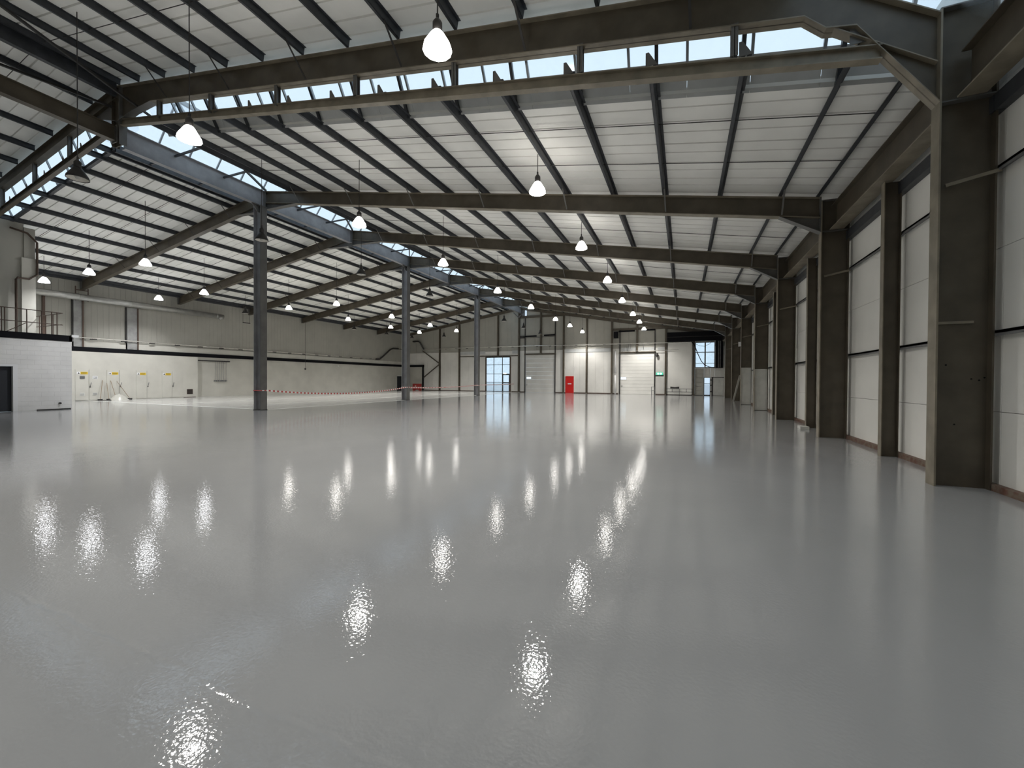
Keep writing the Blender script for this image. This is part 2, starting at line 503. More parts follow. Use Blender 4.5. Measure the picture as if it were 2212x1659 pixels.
# inclined step glazing above frame 1, right slope
w2 = struct('window_2', 'inclined strip of roof glazing stepping down to the right of the ridge', 'rooflight')
GT = 8.97                       # y of the glazing head
def gz(x, y): return (zr(x) + PD + 0.05) + (FT - y) * ((znr(min(x, 1.82)) + PD - zr(min(x, 1.82)) - PD - 0.05) / (FT - GT))
YM = 9.47                       # below this the strip is opaque
xs = [-19.2 + 1.2 * i for i in range(20)]
xs = [x for x in xs if x < XW + 0.2] + [XW + 0.2]
for i in range(len(xs) - 1):
    a, b = xs[i] + 0.004, xs[i + 1] - 0.004
    part('pane', pane_quad((a, YM, gz(a, YM)), (b, YM, gz(b, YM)), (b, GT, gz(b, GT)), (a, GT, gz(a, GT))), GLASS, w2)
    part('flashing_panel', pane_quad((a, FT + 0.05, gz(a, FT + 0.05)), (b, FT + 0.05, gz(b, FT + 0.05)), (b, YM, gz(b, YM)), (a, YM, gz(a, YM)), 0.03), GREYL, w2)
    if i: part('glazing_bar', MB().bar((xs[i], GT, gz(xs[i], GT) - 0.05), (xs[i], YM, gz(xs[i], YM) - 0.05), 0.055, 0.07), SASH, w2)
for x in PR[1:-1]:
    if x in PR[1::1]:
        part('raking_strut', MB().bar((x + 0.05, GT + 0.02, gz(x, GT) - 0.12), (x + 0.02, FT, zr(x) + 0.12), 0.075, 0.1), PURLIN, w2)
part('glazing_end', MB().pxz([(XC, ZA + 0.4), (-19.2, gz(-19.2, YM)), (-19.2, gz(-19.2, GT)), (XC, ZNA + 0.2)], 9.0, 9.06), GLASS, w2)
# left slope
w3 = struct('window_3', 'inclined strip of roof glazing stepping down to the left of the ridge', 'rooflight')
GTL = 8.78
def gzl(x, y): return (zl(x) + PD + 0.04) + (FTL - y) * ((znl(x) - zl(x) - 0.04) / (FTL - GTL))
xs = [XL + 1.4 + 1.2 * i for i in range(15)]
xs = [XL - 0.2] + [x for x in xs if x < XC - 0.5] + [XC - 0.05]
for i in range(len(xs) - 1):
    a, b = xs[i] + 0.004, xs[i + 1] - 0.004
    part('pane', pane_quad((a, FTL, gzl(a, FTL)), (b, FTL, gzl(b, FTL)), (b, GTL, gzl(b, GTL)), (a, GTL, gzl(a, GTL))), GLASS, w3)
    if i:
        part('glazing_bar', MB().bar((xs[i], GTL, gzl(xs[i], GTL) - 0.05), (xs[i], FTL, gzl(xs[i], FTL) - 0.05), 0.06, 0.07), SASH, w3)
part('sill_bar', MB().bar((XL, FTL, zl(XL) + PD - 0.02), (CURB_L, FTL, zl(CURB_L) + PD - 0.02), 0.12, 0.14), PURLIN, w3)

# steep glazed strip along the right eaves of the raised roof
w7 = struct('window_7', 'steep glazed strip over the nearest right wall column', 'rooflight')
def ez(x): return 8.755 - 0.71 * (x - 1.82) + PD
ye = [YB + i * 1.23 for i in range(16)]
ye[-1] = 8.95
for i in range(15):
    a, b = ye[i] + 0.004, ye[i + 1] - 0.004
    part('pane', pane_quad((1.85, a, ez(1.85)), (XW + 0.4, a, ez(XW + 0.4)), (XW + 0.4, b, ez(XW + 0.4)), (1.85, b, ez(1.85))), GLASS, w7)
    if i: part('glazing_bar', MB().bar((1.85, ye[i], ez(1.85) - 0.05), (XW + 0.4, ye[i], ez(XW + 0.4) - 0.05), 0.055, 0.07), SASH, w7)
# ------------------------------------------------------------------ rafters
FWID = 0.24
def rafter(k, side):
    y0 = Yk(k); y1 = y0 + FWID; ym = y0 + FWID / 2
    pos = ORD[max(0, k - 2)]
    t = thing('roof_rafter', f'brown steel roof rafter on the {"right" if side > 0 else "left"} slope, {pos} lower rafter' if k > 1 else
              f'{"right" if side > 0 else "left"} raised rafter over the step glazing', 'rafter', 'roof rafters')
    D = 0.58
    mb = MB(); wb = MB(); hb = MB(); hb2 = MB()
    if k == 1:
        zf = znr if side > 0 else znl
        if side > 0:
            top = [(XC, ZNA), (1.82, znr(1.82)), (3.66, 7.47)]
            bot = [(XC + 2.3, znr(XC + 2.3) - 0.74), (1.87, 7.99), (2.18, 7.69), (2.6, 7.60), (XR, 6.06)]
            mb.strip(top, 0.022, y0, y1); mb.strip([(x, z + 0.022) for x, z in bot], 0.022, y0, y1)
            mb.strip([(2.25, 7.72), (3.64, 6.72)], 0.02, y0 + 0.02, y1 - 0.02)
            wb.pxz([(XC, ZNA - 1.15)] + bot + [(3.66, 7.47), (1.82, znr(1.82)), (XC, ZNA)], ym - 0.01, ym + 0.01)
            hb.strip([(XC + 0.05, ZNA - 1.38), (XC + 1.1, ZNA - 1.2), (XC + 2.3, znr(XC + 2.3) - 0.72)], 0.022, y0, y1)
        else:
            mb.strip([(XL, znl(XL)), (XC, ZNA)], 0.022, y0, y1)
            mb.strip([(XL, znl(XL) - 0.44), (XC, ZNA - 0.44)], 0.022, y0, y1)
            wb.pxz([(XL, znl(XL) - 0.44), (XC, ZNA - 0.44), (XC, ZNA), (XL, znl(XL))], ym - 0.01, ym + 0.01)
            hb.strip([(XC - 2.0, znl(XC - 2.0) - 0.44), (XC - 0.05, ZNA - 1.3)], 0.022, y0, y1)
            hb.pxz([(XC - 2.0, znl(XC - 2.0) - 0.44), (XC, ZNA - 1.3), (XC, ZNA - 0.44)], ym - 0.01, ym + 0.01)
    elif side > 0:
        e = XR
        mb.strip([(XC, ZA), (e, zr(e))], 0.022, y0, y1)
        mb.strip([(XC, ZA - D), (e, zr(e) - D)], 0.022, y0, y1)
        wb.pxz([(XC, ZA - D), (e, zr(e) - D), (e, zr(e)), (XC, ZA)], ym - 0.008, ym + 0.008)
        hb.strip([(2.62, zr(2.62) - D - 0.01), (e, 6.05)], 0.022, y0, y1)
        hb.pxz([(2.62, zr(2.62) - D), (e, 6.05), (e, zr(e) - D)], ym - 0.008, ym + 0.008)
        hb2.strip([(XC + 0.1, 10.45), (-18.0, zr(-18.0) - D - 0.01)], 0.022, y0, y1)
        hb2.pxz([(XC, 10.45), (-18.0, zr(-18.0) - D), (XC, ZA - D)], ym - 0.008, ym + 0.008)
        # stiffeners
        part('end_plate', MB().box(e - 0.03, e, y0, y1, 6.05, zr(e)), STEEL2, t)
    else:
        e = XL
        mb.strip([(e, zl(e)), (XC, ZA)], 0.022, y0, y1)
        mb.strip([(e, zl(e) - D), (XC, ZA - D)], 0.022, y0, y1)
        wb.pxz([(e, zl(e) - D), (XC, ZA - D), (XC, ZA), (e, zl(e))], ym - 0.008, ym + 0.008)
        hb.strip([(-22.3, zl(-22.3) - D - 0.01), (XC - 0.1, 10.40)], 0.022, y0, y1)
        hb.pxz([(-22.3, zl(-22.3) - D), (XC, 10.40), (XC, ZA - D)], ym - 0.008, ym + 0.008)
        part('end_plate', MB().box(e, e + 0.03, y0, y1, zl(e) - D, zl(e)), STEEL2, t)
    part('flange', mb, FLANGE if side > 0 else STEEL, t)
    part('web', wb, STEEL, t)
    if hb.v: part('haunch', hb, STEEL2, t)
    if hb2.v: part('ridge_haunch', hb2, STEEL2, t)
    # fly braces from the purlins to the bottom flange
    xsb = ((-17.7, -14.3, -10.85, -7.45, -4.05, -0.65, 2.65) if k > 1 else (-17.0, -13.6, -10.2, -6.8, -3.4, 0.0)) if side > 0 else (-23.0, -26.2, -29.7, -33.5, -37.1)
    for x in xsb:
        if k == 1:
            zf2 = znr if side > 0 else znl
            if side > 0: part('fly_brace', MB().bar((x, y0 - 0.6, zf2(x) + 0.03), (x + 0.05, y0 + 0.03, zf2(x) - 0.7), 0.05, 0.012), DARK, t)
        else:
            zf2 = zr if side > 0 else zl
            part('fly_brace', MB().bar((x, y0 - 0.5, zf2(x) + 0.05), (x + 0.03, y0 + 0.03, zf2(x) - 0.55), 0.045, 0.012), DARK if side < 0 else STEEL2, t)
for k in range(1, 8):
    rafter(k, 1); rafter(k, -1)
# gable rafters
for side, nm in ((1, 'right'), (-1, 'left')):
    g = MB()
    if side > 0: g.pxz([(XC, ZA - 0.35), (XW, zr(XW) - 0.35), (XW, zr(XW)), (XC, ZA)], YG - 0.2, YG - 0.05)
    else: g.pxz([(XL, zl(XL) - 0.35), (XC, ZA - 0.35), (XC, ZA), (XL, zl(XL))], YG - 0.2, YG - 0.05)
    tag(part('gable_rafter', g, STEEL), f'dark rafter against the far gable wall, {nm} slope', 'rafter', 'gable rafters')
# lower chord of frame 1 with stub posts carrying the raised rafter
for side, nm in ((1, 'right'), (-1, 'left')):
    t = thing('step_beam', f'slim sloping steel beam below the step glazing, {nm} slope', 'beam', 'step beams')
    mb = MB()
    ya = Y1 + 0.02
    if side > 0:
        line = [(XC + 0.15, zr(XC) + 0.17), (2.95, zr(2.95) + 0.02)]
    else:
        line = [(XL, zl(XL) + 0.12), (XC - 0.15, zl(XC) + 0.12)]
    mb.strip(line, 0.02, ya, ya + 0.16)
    mb.strip([(x, z - 0.22) for x, z in line], 0.02, ya, ya + 0.16)
    mb.strip([(x, z) for x, z in line], 0.22, ya + 0.07, ya + 0.09)
    part('channel', mb, FLANGE if side > 0 else STEEL, t)
    for x in ((-17.5, -14.55, -11.4, -8.3, -5.2, -2.1, 0.8) if side > 0 else (-24.0, -27.2, -30.6, -34)):
        zt = (znr(x) - 0.7) if side > 0 else (znl(x) - 0.43)
        zb = (zr(x) if side > 0 else zl(x)) + 0.08
        p = MB().box(x - 0.06, x + 0.06, ya, ya + 0.012, zb, zt).box(x - 0.06, x + 0.06, ya + 0.12, ya + 0.132, zb, zt).box(x - 0.006, x + 0.006, ya, ya + 0.13, zb, zt)
        part('stub_post', p, STEEL2, t)
    for x in (PR[3:-1] if side > 0 else PL[1:6]):
        zb = (zr(x) if side > 0 else zl(x)) + 0.1
        part('cleat', MB().pxz([(x - 0.12, zb), (x + 0.1, zb), (x - 0.06, zb + 0.27), (x - 0.12, zb + 0.27)], ya + 0.05, ya + 0.06), STEEL2, t)

# spine beam along the ridge, one length per bay
for k in range(0, 8):
    a, b = Yk(k) + (FWID if k else 0), (Yk(k + 1) if k < 7 else YG)
    z0, z1 = (10.72, 11.28) if k == 0 else (10.56, 11.36)
    mb = MB().box(XC - 0.13, XC + 0.13, a + 0.01, b - 0.01, z1 - 0.02, z1).box(XC - 0.13, XC + 0.13, a + 0.01, b - 0.01, z0, z0 + 0.02).box(XC - 0.008, XC + 0.008, a + 0.01, b - 0.01, z0, z1)
    t = thing('spine_beam', f'grey steel beam along the ridge, {ORD[k]} length', 'beam', 'ridge spine beams')
    part('beam', mb, SPINE if k else STEEL, t)
    part('end_plate', MB().box(XC - 0.16, XC + 0.16, b - 0.03, b - 0.005, z0 - 0.25 if k else z0 - 0.05, z1 + 0.03), STEEL2, t)
# apex post of frame 1
t = thing('apex_post', 'dark steel apex post joining beams at the raised ridge', 'post')
part('web', MB().box(XC - 0.25, XC + 0.25, Y1 + 0.1, Y1 + 0.13, 10.6, ZNA), STEEL, t)
part('flange', MB().box(XC - 0.27, XC - 0.245, Y1, Y1 + FWID, 10.6, ZNA), STEEL, t)
part('flange', MB().box(XC + 0.245, XC + 0.27, Y1, Y1 + FWID, 10.6, ZNA), STEEL2, t)
# long diagonal bracing rods in the near roof
t = tag(part('roof_brace', MB().bar((-17.0, 3.0, znr(-17.0) - 0.1), (XC + 1.3, 9.1, zr(XC) + 0.25), 0.07, 0.07), DARK), 'dark diagonal bracing bar under the raised roof by the ridge', 'brace')
t = tag(part('roof_brace', MB().bar((-22.6, 3.0, znl(-22.6) - 0.1), (XC - 0.2, Y1, 12.1), 0.07, 0.07), DARK), 'dark diagonal bracing bar left of the ridge in the raised roof', 'brace')

# ------------------------------------------------------------------ columns
def icol_x(x0, x1, y0, y1, z0, z1, tf=0.025, tw=0.016):
    # I-section with the web in the x direction
    ym = (y0 + y1) / 2
    fl_ = MB().box(x0, x0 + tf, y0, y1, z0, z1)
    fo = MB().box(x1 - tf, x1, y0, y1, z0, z1)
    wb = MB().box(x0 + tf, x1 - tf, ym - tw / 2, ym + tw / 2, z0, z1)
    return fl_, fo, wb
for k in range(1, 8):
    y0 = Yk(k)
    zt = 7.5 if k <= 1 else zr(4.33)
    lab = f'deep brown steel column standing along the right wall, {ORD[k - 1]} one'
    t = thing('steel_column', lab, 'column', 'right wall columns')
    a, b, c = icol_x(XR, 4.33, y0, y0 + FWID, 0, zt)
    part('flange', a, FLANGE, t); part('flange', b, STEEL, t); part('web', c, STEEL, t)
    part('stiffener', MB().box(XR + 0.026, 4.304, y0 + 0.002, y0 + FWID - 0.002, 6.03, 6.05), STEEL2, t)
    part('cap_plate', MB().box(XR, 4.33, y0, y0 + FWID, zt, zt + 0.02), STEEL2, t)
    if k in (4, 5):
        part('painted_foot', MB().box(XR + 0.026, 4.304, y0 + 0.10, y0 + 0.112, 0.02, 2.34 if k == 4 else 2.6), LIGHTP, t)
    if k > 0:
        part('rail_stay', MB().bar((XR + 0.09, y0 + 0.02, 4.73), (4.36, y0 - 0.02, 4.85), 0.03, 0.05), FLANGE, t)
    if k == 1:
        part('weld_plate', MB().box(XR + 0.03, 4.13, y0 + 0.07, y0 + 0.11, 2.565, 2.605), FLANGE, t)
        for (dx, dz) in ((0.17, 1.92), (0.47, 1.70), (0.56, 1.68), (0.28, 0.98), (0.62, 1.72)):
            part('bolt_hole', MB().pxz([(XR + dx + 0.012 * math.cos(q), dz + 0.012 * math.sin(q)) for q in [i * math.pi / 4 for i in range(8)]], y0 + 0.105, y0 + 0.113), BLACK, t)
# intermediate posts of the right wall
for i, k in enumerate(range(1, 8)):
    y = Yk(k) + 3.0
    t = thing('wall_post', f'slim brown steel post between the deep right wall columns, {ORD[i]} one', 'post', 'right wall posts')
    a, b, c = icol_x(4.02, 4.32, y - 0.08, y + 0.08, 0, 6.04, 0.016, 0.012)
    part('flange', a, FLANGE, t); part('flange', b, STEEL, t); part('web', c, STEEL, t)
# eaves beam along the right wall
for k in range(0, 8):
    a, b = Yk(k) + FWID, (Yk(k + 1) if k < 7 else YG)
    t = thing('eaves_beam', f'brown eaves beam over the right wall, {ORD[k]} length', 'beam', 'eaves beams')
    part('flange', MB().box(3.86, 4.2, a, b, 6.06, 6.085), FLANGE, t)
    part('web', MB().box(4.02, 4.035, a, b, 6.085, 6.75), STEEL, t)
    part('flange', MB().box(3.9, 4.16, a, b, 6.75, 6.77), STEEL, t)
# ridge columns under every second frame
for i, k in enumerate((2, 4, 6)):
    y = Yk(k) - 0.15
    t = thing('ridge_column', ['nearest tall grey steel column under the ridge, tape tied round it', 'second tall steel column under the ridge, beside the red barrier', 'farthest tall steel column under the ridge, before the glazed screen'][i], 'column', 'ridge columns')
    xa, xb = XC - 0.05 - 0.26, XC - 0.05 + 0.26
    a, b, c = icol_x(xa, xb, y - 0.18, y + 0.18, 0, 10.5, 0.025, 0.018)
    part('flange', a, SPINE, t); part('flange', b, STEEL2, t); part('web', c, SPINE, t)  # paler web and left flange paint in the column's highlight
    part('base_plate', MB().box(xa - 0.02, xb + 0.02, y - 0.19, y + 0.19, 0, 0.03), DARK, t)
    part('cap_plate', MB().box(xa - 0.02, xb + 0.02, y - 0.19, y + 0.21, 10.5, 10.53), STEEL2, t)
    part('knee_plate', MB().pyz([(y + 0.0, 10.5), (y - 0.5, 10.58), (y - 0.5, 10.56), (y - 0.18, 10.2), (y, 10.2)], XC - 0.02, XC + 0.02), STEEL2, t)
    part('tape_wrap', MB().box(xa - 0.012, xb + 0.012, y - 0.192, y + 0.192, 0.99, 1.04), TAPE, t)

# ------------------------------------------------------------------ right wall
wr = struct('wall_right', 'white panelled right wall with brown steel columns', 'wall')
_pm = {}
zrow = [0.0, 1.2, 2.45, 3.7, 4.95, 6.2, 7.0]
for i in range(-6, 14):
    a = Y1 + i * 3.0; b = a + 3.0
    if a < YB: a = YB
    if b > YG: b = YG
    if b - a < 0.2: continue
    key = round(b - a, 3)
    for j in range(6):
        kk = (key, j)
        if kk not in _pm:
            _pm[kk] = MB().pyz([(0.003, 0.004), (key - 0.003, 0.004), (key - 0.003, zrow[j + 1] - zrow[j] - 0.004), (0.003, zrow[j + 1] - zrow[j] - 0.004)], 0, 0.08).mesh('wall_panel', WALLW)
        ob('wall_panel', _pm[kk], wr, (XW, a, zrow[j]))
    for z in (2.41, 4.9):
        part('side_rail', MB().box(XW - 0.09, XW, a + 0.005, b - 0.005, z - 0.02, z + 0.02).box(XW - 0.09, XW - 0.08, a + 0.005, b - 0.005, z - 0.06, z + 0.02), GIRT, wr)
    part('eaves_rail', MB().box(XW - 0.14, XW, a + 0.005, b - 0.005, 5.76, 6.0), PURLIN, wr)
    part('kerb', MB().box(XW - 0.1, XW, a + 0.005, b - 0.005, 0, 0.10), KERB, wr)
part('backing', MB().box(XW + 0.08, XW + 0.25, YB, YG, 0, 9.0), GREYL, wr)

# ------------------------------------------------------------------ left wall
wl = struct('wall_left', 'cream left wall with vertical cladding above a black band', 'wall')
part('lower_wall', MB().box(XL - 0.3, XL, 10.5, YG, 0, 3.49), PLASTER, wl)
part('backing', MB().box(XL - 0.5, XL - 0.3, 10.0, YG, 0, 9.2), GREYL, wl)
part('cap_band', MB().box(XL - 0.3, XL + 0.12, 10.5, YG - 0.02, 3.49, 3.80), BLACK, wl)
cl = MB().pxy([(0, 0.003), (0, 0.997), (-0.05, 0.997), (-0.05, 0.003)][::-1], 0, 1)
def clad_v(width):
    prof = [(0.0, 0.004), (0.0, width * 0.31), (-0.008, width * 0.32), (-0.008, width * 0.34), (0, width * 0.35), (0, width * 0.64), (-0.008, width * 0.65), (-0.008, width * 0.67), (0, width * 0.68), (0.0, width - 0.004), (-0.06, width - 0.004), (-0.06, 0.004)]
    return prof
me = None
n = round((YG - 10.2) / 1.0); wd = (YG - 10.2) / n
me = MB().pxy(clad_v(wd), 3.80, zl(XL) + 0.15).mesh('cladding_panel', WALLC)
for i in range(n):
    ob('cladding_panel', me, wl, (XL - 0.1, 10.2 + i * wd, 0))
part('flashing', MB().box(XL - 0.1, XL + 0.02, 10.3, YG - 0.1, 3.80, 4.25), PLASTER, wl)

# posts on the left wall above the band
def lpost(y0, y1, ztop, label):
    t = thing('wall_post', label, 'post', 'left wall posts')
    a, b, c = MB().box(XL - 0.08, XL + 0.02, y0, y0 + 0.08, 3.8, ztop), MB().box(XL - 0.08, XL + 0.06, y0 + 0.08, y1 - 0.08, 3.8, ztop), MB().box(XL - 0.08, XL + 0.12, y1 - 0.08, y1, 3.8, ztop)
    part('flange', a, DARK, t); part('web', b, GIRT2, t); part('flange', c, BRONZE, t)
lpost(14.12, 14.70, 7.3, 'grey and dark steel post on the left wall beside the white camera')
lpost(17.08, 17.84, 7.0, 'wide grey steel post on the left wall under the duct')
t = tag(part('wall_post', MB().box(XL - 0.05, XL + 0.1, 12.7, 12.82, 3.8, 7.1), BRONZE), 'thin dark post on the left wall behind the handrail', 'post', 'left wall posts')

# round duct
t = thing('ventilation_duct', 'round galvanised duct running high along the left wall', 'duct')
part('tube', MB().tube([(XL + 0.45, 10.3, 7.22), (XL + 0.45, 23.9, 7.22)], 0.22, 16), ZINC, t, True)
for y in (11.5, 14.3, 17.2, 20.2, 23.3):
    part('collar', MB().tube([(XL + 0.45, y, 7.22), (XL + 0.45, y + 0.05, 7.22)], 0.235, 16), ZINC, t)
part('outlet', MB().tube([(XL + 0.45, 23.6, 7.22), (XL + 0.5, 23.75, 7.0)], 0.2, 12), ZINC, t)
part('hanger', MB().bar((XL + 0.2, 14.25, 7.0), (XL + 0.2, 14.25, 8.0), 0.05).bar((XL + 0.2, 14.9, 7.0), (XL + 0.2, 14.9, 7.9), 0.05).bar((XL + 0.2, 14.25, 7.75), (XL + 0.2, 14.9, 7.75), 0.06), BRONZE, t)
# conduit along left wall then up and along the gable
t = thing('conduit_pipe', 'thin conduit running along the left wall above the black band', 'pipe')
part('tube', MB().tube([(XL + 0.2, 14.4, 4.45), (XL + 0.2, 30, 4.42), (XL + 0.2, 44.6, 4.40)], 0.035, 6), CHROME, t)
for i in range(17):
    part('clip', MB().box(XL + 0.13, XL + 0.24, 15 + i * 1.75, 15.35 + i * 1.75, 4.33, 4.40), DARK, t)
part('rising_bend', MB().tube([(XL + 0.14, 44.2, 4.40), (XL + 0.14, 45.0, 4.44), (XL + 0.14, 45.6, 4.8), (XL + 0.14, 47.2, 5.9), (XL + 0.14, 47.8, 6.12), (XL + 0.14, 49.0, 6.15)], 0.11, 8), DARK, t, True)
part('tube', MB().tube([(XL + 0.1, 48.9, 6.12), (XL + 0.1, 50.6, 6.1)], 0.05, 6), DARK, t)

# electrical enclosure front with four pairs of doors
XE = -38.8
t = struct('wall_cupboards', 'pale cupboard front with four pairs of doors on the left wall', 'wall')
part('front', MB().box(XL + 0.002, XE, 10.6, 21.85, 0, 3.46), PLASTER, t)
def sign(y, z0=1.86, wd=0.56):
    g = thing('warning_sign', {14: 'yellow warning sign on the leftmost cupboard door, above the grey plates', 15: 'yellow warning sign above the leaning brooms', 17: 'third yellow warning sign from the left on the cupboard doors', 19: 'rightmost yellow warning sign on the cupboard doors'}[int(y)], 'sign', 'yellow warning signs')
    pw = part('plate', MB().box(XE + 0.035, XE + 0.042, y, y + 0.18, z0, z0 + 0.17), WHITE, g)
    py = part('plate', MB().box(XE + 0.035, XE + 0.042, y + 0.18, y + wd, z0, z0 + 0.17), YEL, g)
    part('triangle', MB().pyz([(y + 0.03, z0 + 0.03), (y + 0.15, z0 + 0.03), (y + 0.09, z0 + 0.14)], XE + 0.042, XE + 0.046), DARK, pw)
    part('line', MB().box(XE + 0.042, XE + 0.045, y + 0.21, y + wd - 0.04, z0 + 0.095, z0 + 0.125), DARK, py)
    part('line', MB().box(XE + 0.042, XE + 0.045, y + 0.21, y + wd - 0.08, z0 + 0.04, z0 + 0.06), DARK, py)
doors = [(14.12, 14.83, 15.52), (15.80, 16.51, 17.20), (17.52, 18.20, 18.90), (19.2, 19.9, 20.62)]
for i, (a, b_, c) in enumerate(doors):
    d = struct(f'door_{i + 1}', f'{["leftmost", "second", "third", "rightmost"][i]} pair of pale cupboard doors on the left wall', 'door')
    for (p, q) in ((a, b_), (b_, c)):
        lf = part('leaf', MB().box(XE + 0.002, XE + 0.03, p + 0.012, q - 0.012, 0.05, 2.19), PLASTER, d)
    h = MB().tube([(XE + 0.06, b_ + 0.06, 0.98), (XE + 0.08, b_ + 0.06, 1.05), (XE + 0.08, b_ + 0.12, 1.28)], 0.018, 6)
    part('handle', h, GIRT, lf)
    part('lock', MB().box(XE + 0.03, XE + 0.05, b_ + 0.03, b_ + 0.1, 0.93, 1.0), DARK, lf)
for y in (14.21, 15.89, 17.57, 19.26): sign(y)
for (y0, z0, y1, z1, mt, lab) in ((14.35, 1.54, 14.62, 1.74, GIRT, 'grey notice plate below the leftmost yellow sign'), (15.02, 1.54, 15.29, 1.74, WHITE, 'white framed notice on the leftmost pair of doors'), (14.35, 0.34, 14.6, 0.57, LIGHTP, 'low vent grille on the left leaf of the leftmost doors'), (15.02, 0.36, 15.28, 0.57, LIGHTP, 'low vent grille on the right leaf of the leftmost doors')):
    g = thing('wall_plate', lab, 'plate')
    part('plate', MB().box(XE + 0.03, XE + 0.04, y0, y1, z0, z1), mt, g)
    for q in range(3): part('slat', MB().box(XE + 0.04, XE + 0.046, y0 + 0.03, y1 - 0.03, z0 + 0.03 + q * 0.055, z0 + 0.05 + q * 0.055), GIRT, g)
g = thing('wall_louvre', 'dark square louvre low at the right end of the cupboards', 'louvre')
part('frame', MB().box(XE + 0.002, XE + 0.02, 21.0, 21.44, 0.28, 0.70), BRONZE, g)
for q in range(5): part('slat', MB().box(XE + 0.02, XE + 0.045, 21.03, 21.41, 0.31 + q * 0.075, 0.35 + q * 0.075), DARK, g)
tag(part('floor_strip', MB().box(XE + 0.002, XE + 0.08, 20.75, 21.65, 0.0, 0.035), BRONZE), 'short dark strip on the floor under the square louvre', 'strip')

# socket droppers
g = thing('socket_rail', 'dark overhead rail beside the cupboards carrying cable droppers', 'rail')
part('rail', MB().box(XL + 0.02, XL + 0.1, 21.87, 24.75, 3.14, 3.24), DARK, g)
for q in range(6):
    y = 23.45 + q * 0.19
    part('dropper', MB().tube([(XL + 0.08, y, 3.14), (XL + 0.08, y, 1.46)], 0.012, 5), GIRT, g)
    part('socket', MB().box(XL + 0.01, XL + 0.11, y - 0.07, y + 0.07, 1.34, 1.46), GIRT, g)
# pull cord with ball
g = thing('pull_cord', 'long thin pull cord with dark ball hanging by the left wall', 'cord')
part('cord', MB().tube([(XL + 0.6, 32.53, 7.9), (XL + 0.6, 32.53, 2.75)], 0.012, 5), DARK, g)
part('ball', MB().lathe([(0.0, -0.1), (0.07, -0.07), (0.1, 0), (0.07, 0.07), (0.0, 0.1)], 10, (XL + 0.6, 32.53, 2.72)), DARK, g, True)
# hanging trapeze
g = thing('trapeze_hanger', 'small empty cable trapeze hanging near the left eaves', 'hanger')
part('bar', MB().box(XL + 0.6, XL + 0.66, 25.6, 26.3, 6.9, 6.98), DARK, g)
part('ceiling_fixing', MB().box(XL + 0.55, XL + 0.7, 25.55, 26.35, 8.3, zl(XL + 0.6) + 0.02), DARK, g)
for y in (25.62, 26.27): part('rod', MB().tube([(XL + 0.63, y, 6.95), (XL + 0.63, y, 8.3)], 0.012, 5), DARK, g)
# camera on the corner of the block room
g = thing('security_camera', 'small white security camera on the corner of the black band', 'camera')
part('housing', MB().box(XBK - 0.1, XBK + 0.12, 10.52, 10.78, 3.72, 3.84), WHITE, g)
part('bracket', MB().box(XBK - 0.02, XBK + 0.03, 10.45, 10.6, 3.5, 3.75), WHITE, g)
# little rooflike wall plate
tag(part('wall_plate', MB().box(XL + 0.001, XL + 0.03, 37.6, 37.85, 3.12, 3.34), LIGHTP), 'tiny pale plate on the left wall just below the black band', 'plate')

# ------------------------------------------------------------------ white blockwork room on the left
wb_ = struct('wall_block', 'white painted blockwork room wall with a black top band', 'wall')
mb = MB()
mb.box(XBK - 0.22, XBK, YB, 5.9, 0, 3.49).box(XBK - 0.22, XBK, 5.9, 8.58, 2.2, 3.49).box(XBK - 0.22, XBK, 8.58, 10.55, 0, 3.49)
part('blockwork', mb, BLOCK, wb_)
part('return_wall', MB().box(XL - 0.1, XBK - 0.221, 10.35, 10.55, 0, 3.8), BLOCK, wb_)
part('cap_band', MB().box(XBK - 0.25, XBK + 0.03, YB, 10.58, 3.492, 3.80), BLACK, wb_)
part('roof_deck', MB().box(XL, XBK - 0.251, YB, 10.34, 3.6, 3.78), GREYL, wb_)
part('inner_back', MB().box(-33.5, -33.4, 5.5, 9.0, 0, 3.5), MATDOOR, wb_)
part('floor_trim', MB().box(XBK + 0.001, XBK + 0.03, 9.3, 10.5, 0.0, 0.05), DARK, wb_)
tag(part('pipe_stub', MB().tube([(XBK + 0.001, 10.1, 0.32), (XBK + 0.08, 10.1, 0.32)], 0.05, 8), DARK), 'small dark pipe stub low on the white blockwork', 'pipe')
d = struct('door_5', 'dark open doorway with white frame in the blockwork wall', 'door')
part('frame', MB().box(XBK - 0.18, XBK + 0.03, 8.53, 8.68, 0, 2.25).box(XBK - 0.18, XBK + 0.03, 5.85, 8.53, 2.15, 2.25).box(XBK - 0.18, XBK + 0.03, 5.8, 5.85, 0, 2.25), WHITE, d)
part('leaf', MB().box(XBK - 0.16, XBK - 0.12, 5.86, 8.52, 0.01, 2.14), MATDOOR, d)
wt = struct('wall_tall', 'tall pale wall rising behind the handrail to the roof', 'wall')
part('face', MB().box(-32.2, -32.0, YB, 9.72, 3.78, 9.95), WALLC, wt)
part('pilaster', MB().box(-32.0, -31.9, 9.62, 10.12, 3.78, 7.9), PLASTER, wt)
part('pilaster', MB().box(-32.2, -31.95, 9.72, 10.12, 7.9, 9.5), WALLC, wt)
part('return_wall', MB().box(XL - 0.1, -32.0, 9.95, 10.12, 3.78, 8.6), WALLC, wt)
g = thing('edge_pipe', 'dark pipe edging the right side of the tall pale wall', 'pipe')
part('tube', MB().tube([(-31.83, 9.2, 9.3), (-31.83, 9.8, 9.2), (-31.83, 10.15, 8.8), (-31.83, 10.15, 7.1), (-31.83, 9.85, 6.8), (-31.83, 9.45, 6.8), (-31.83, 9.4, 6.7), (-31.83, 9.4, 3.8)], 0.05, 8), BRONZE, g, True)

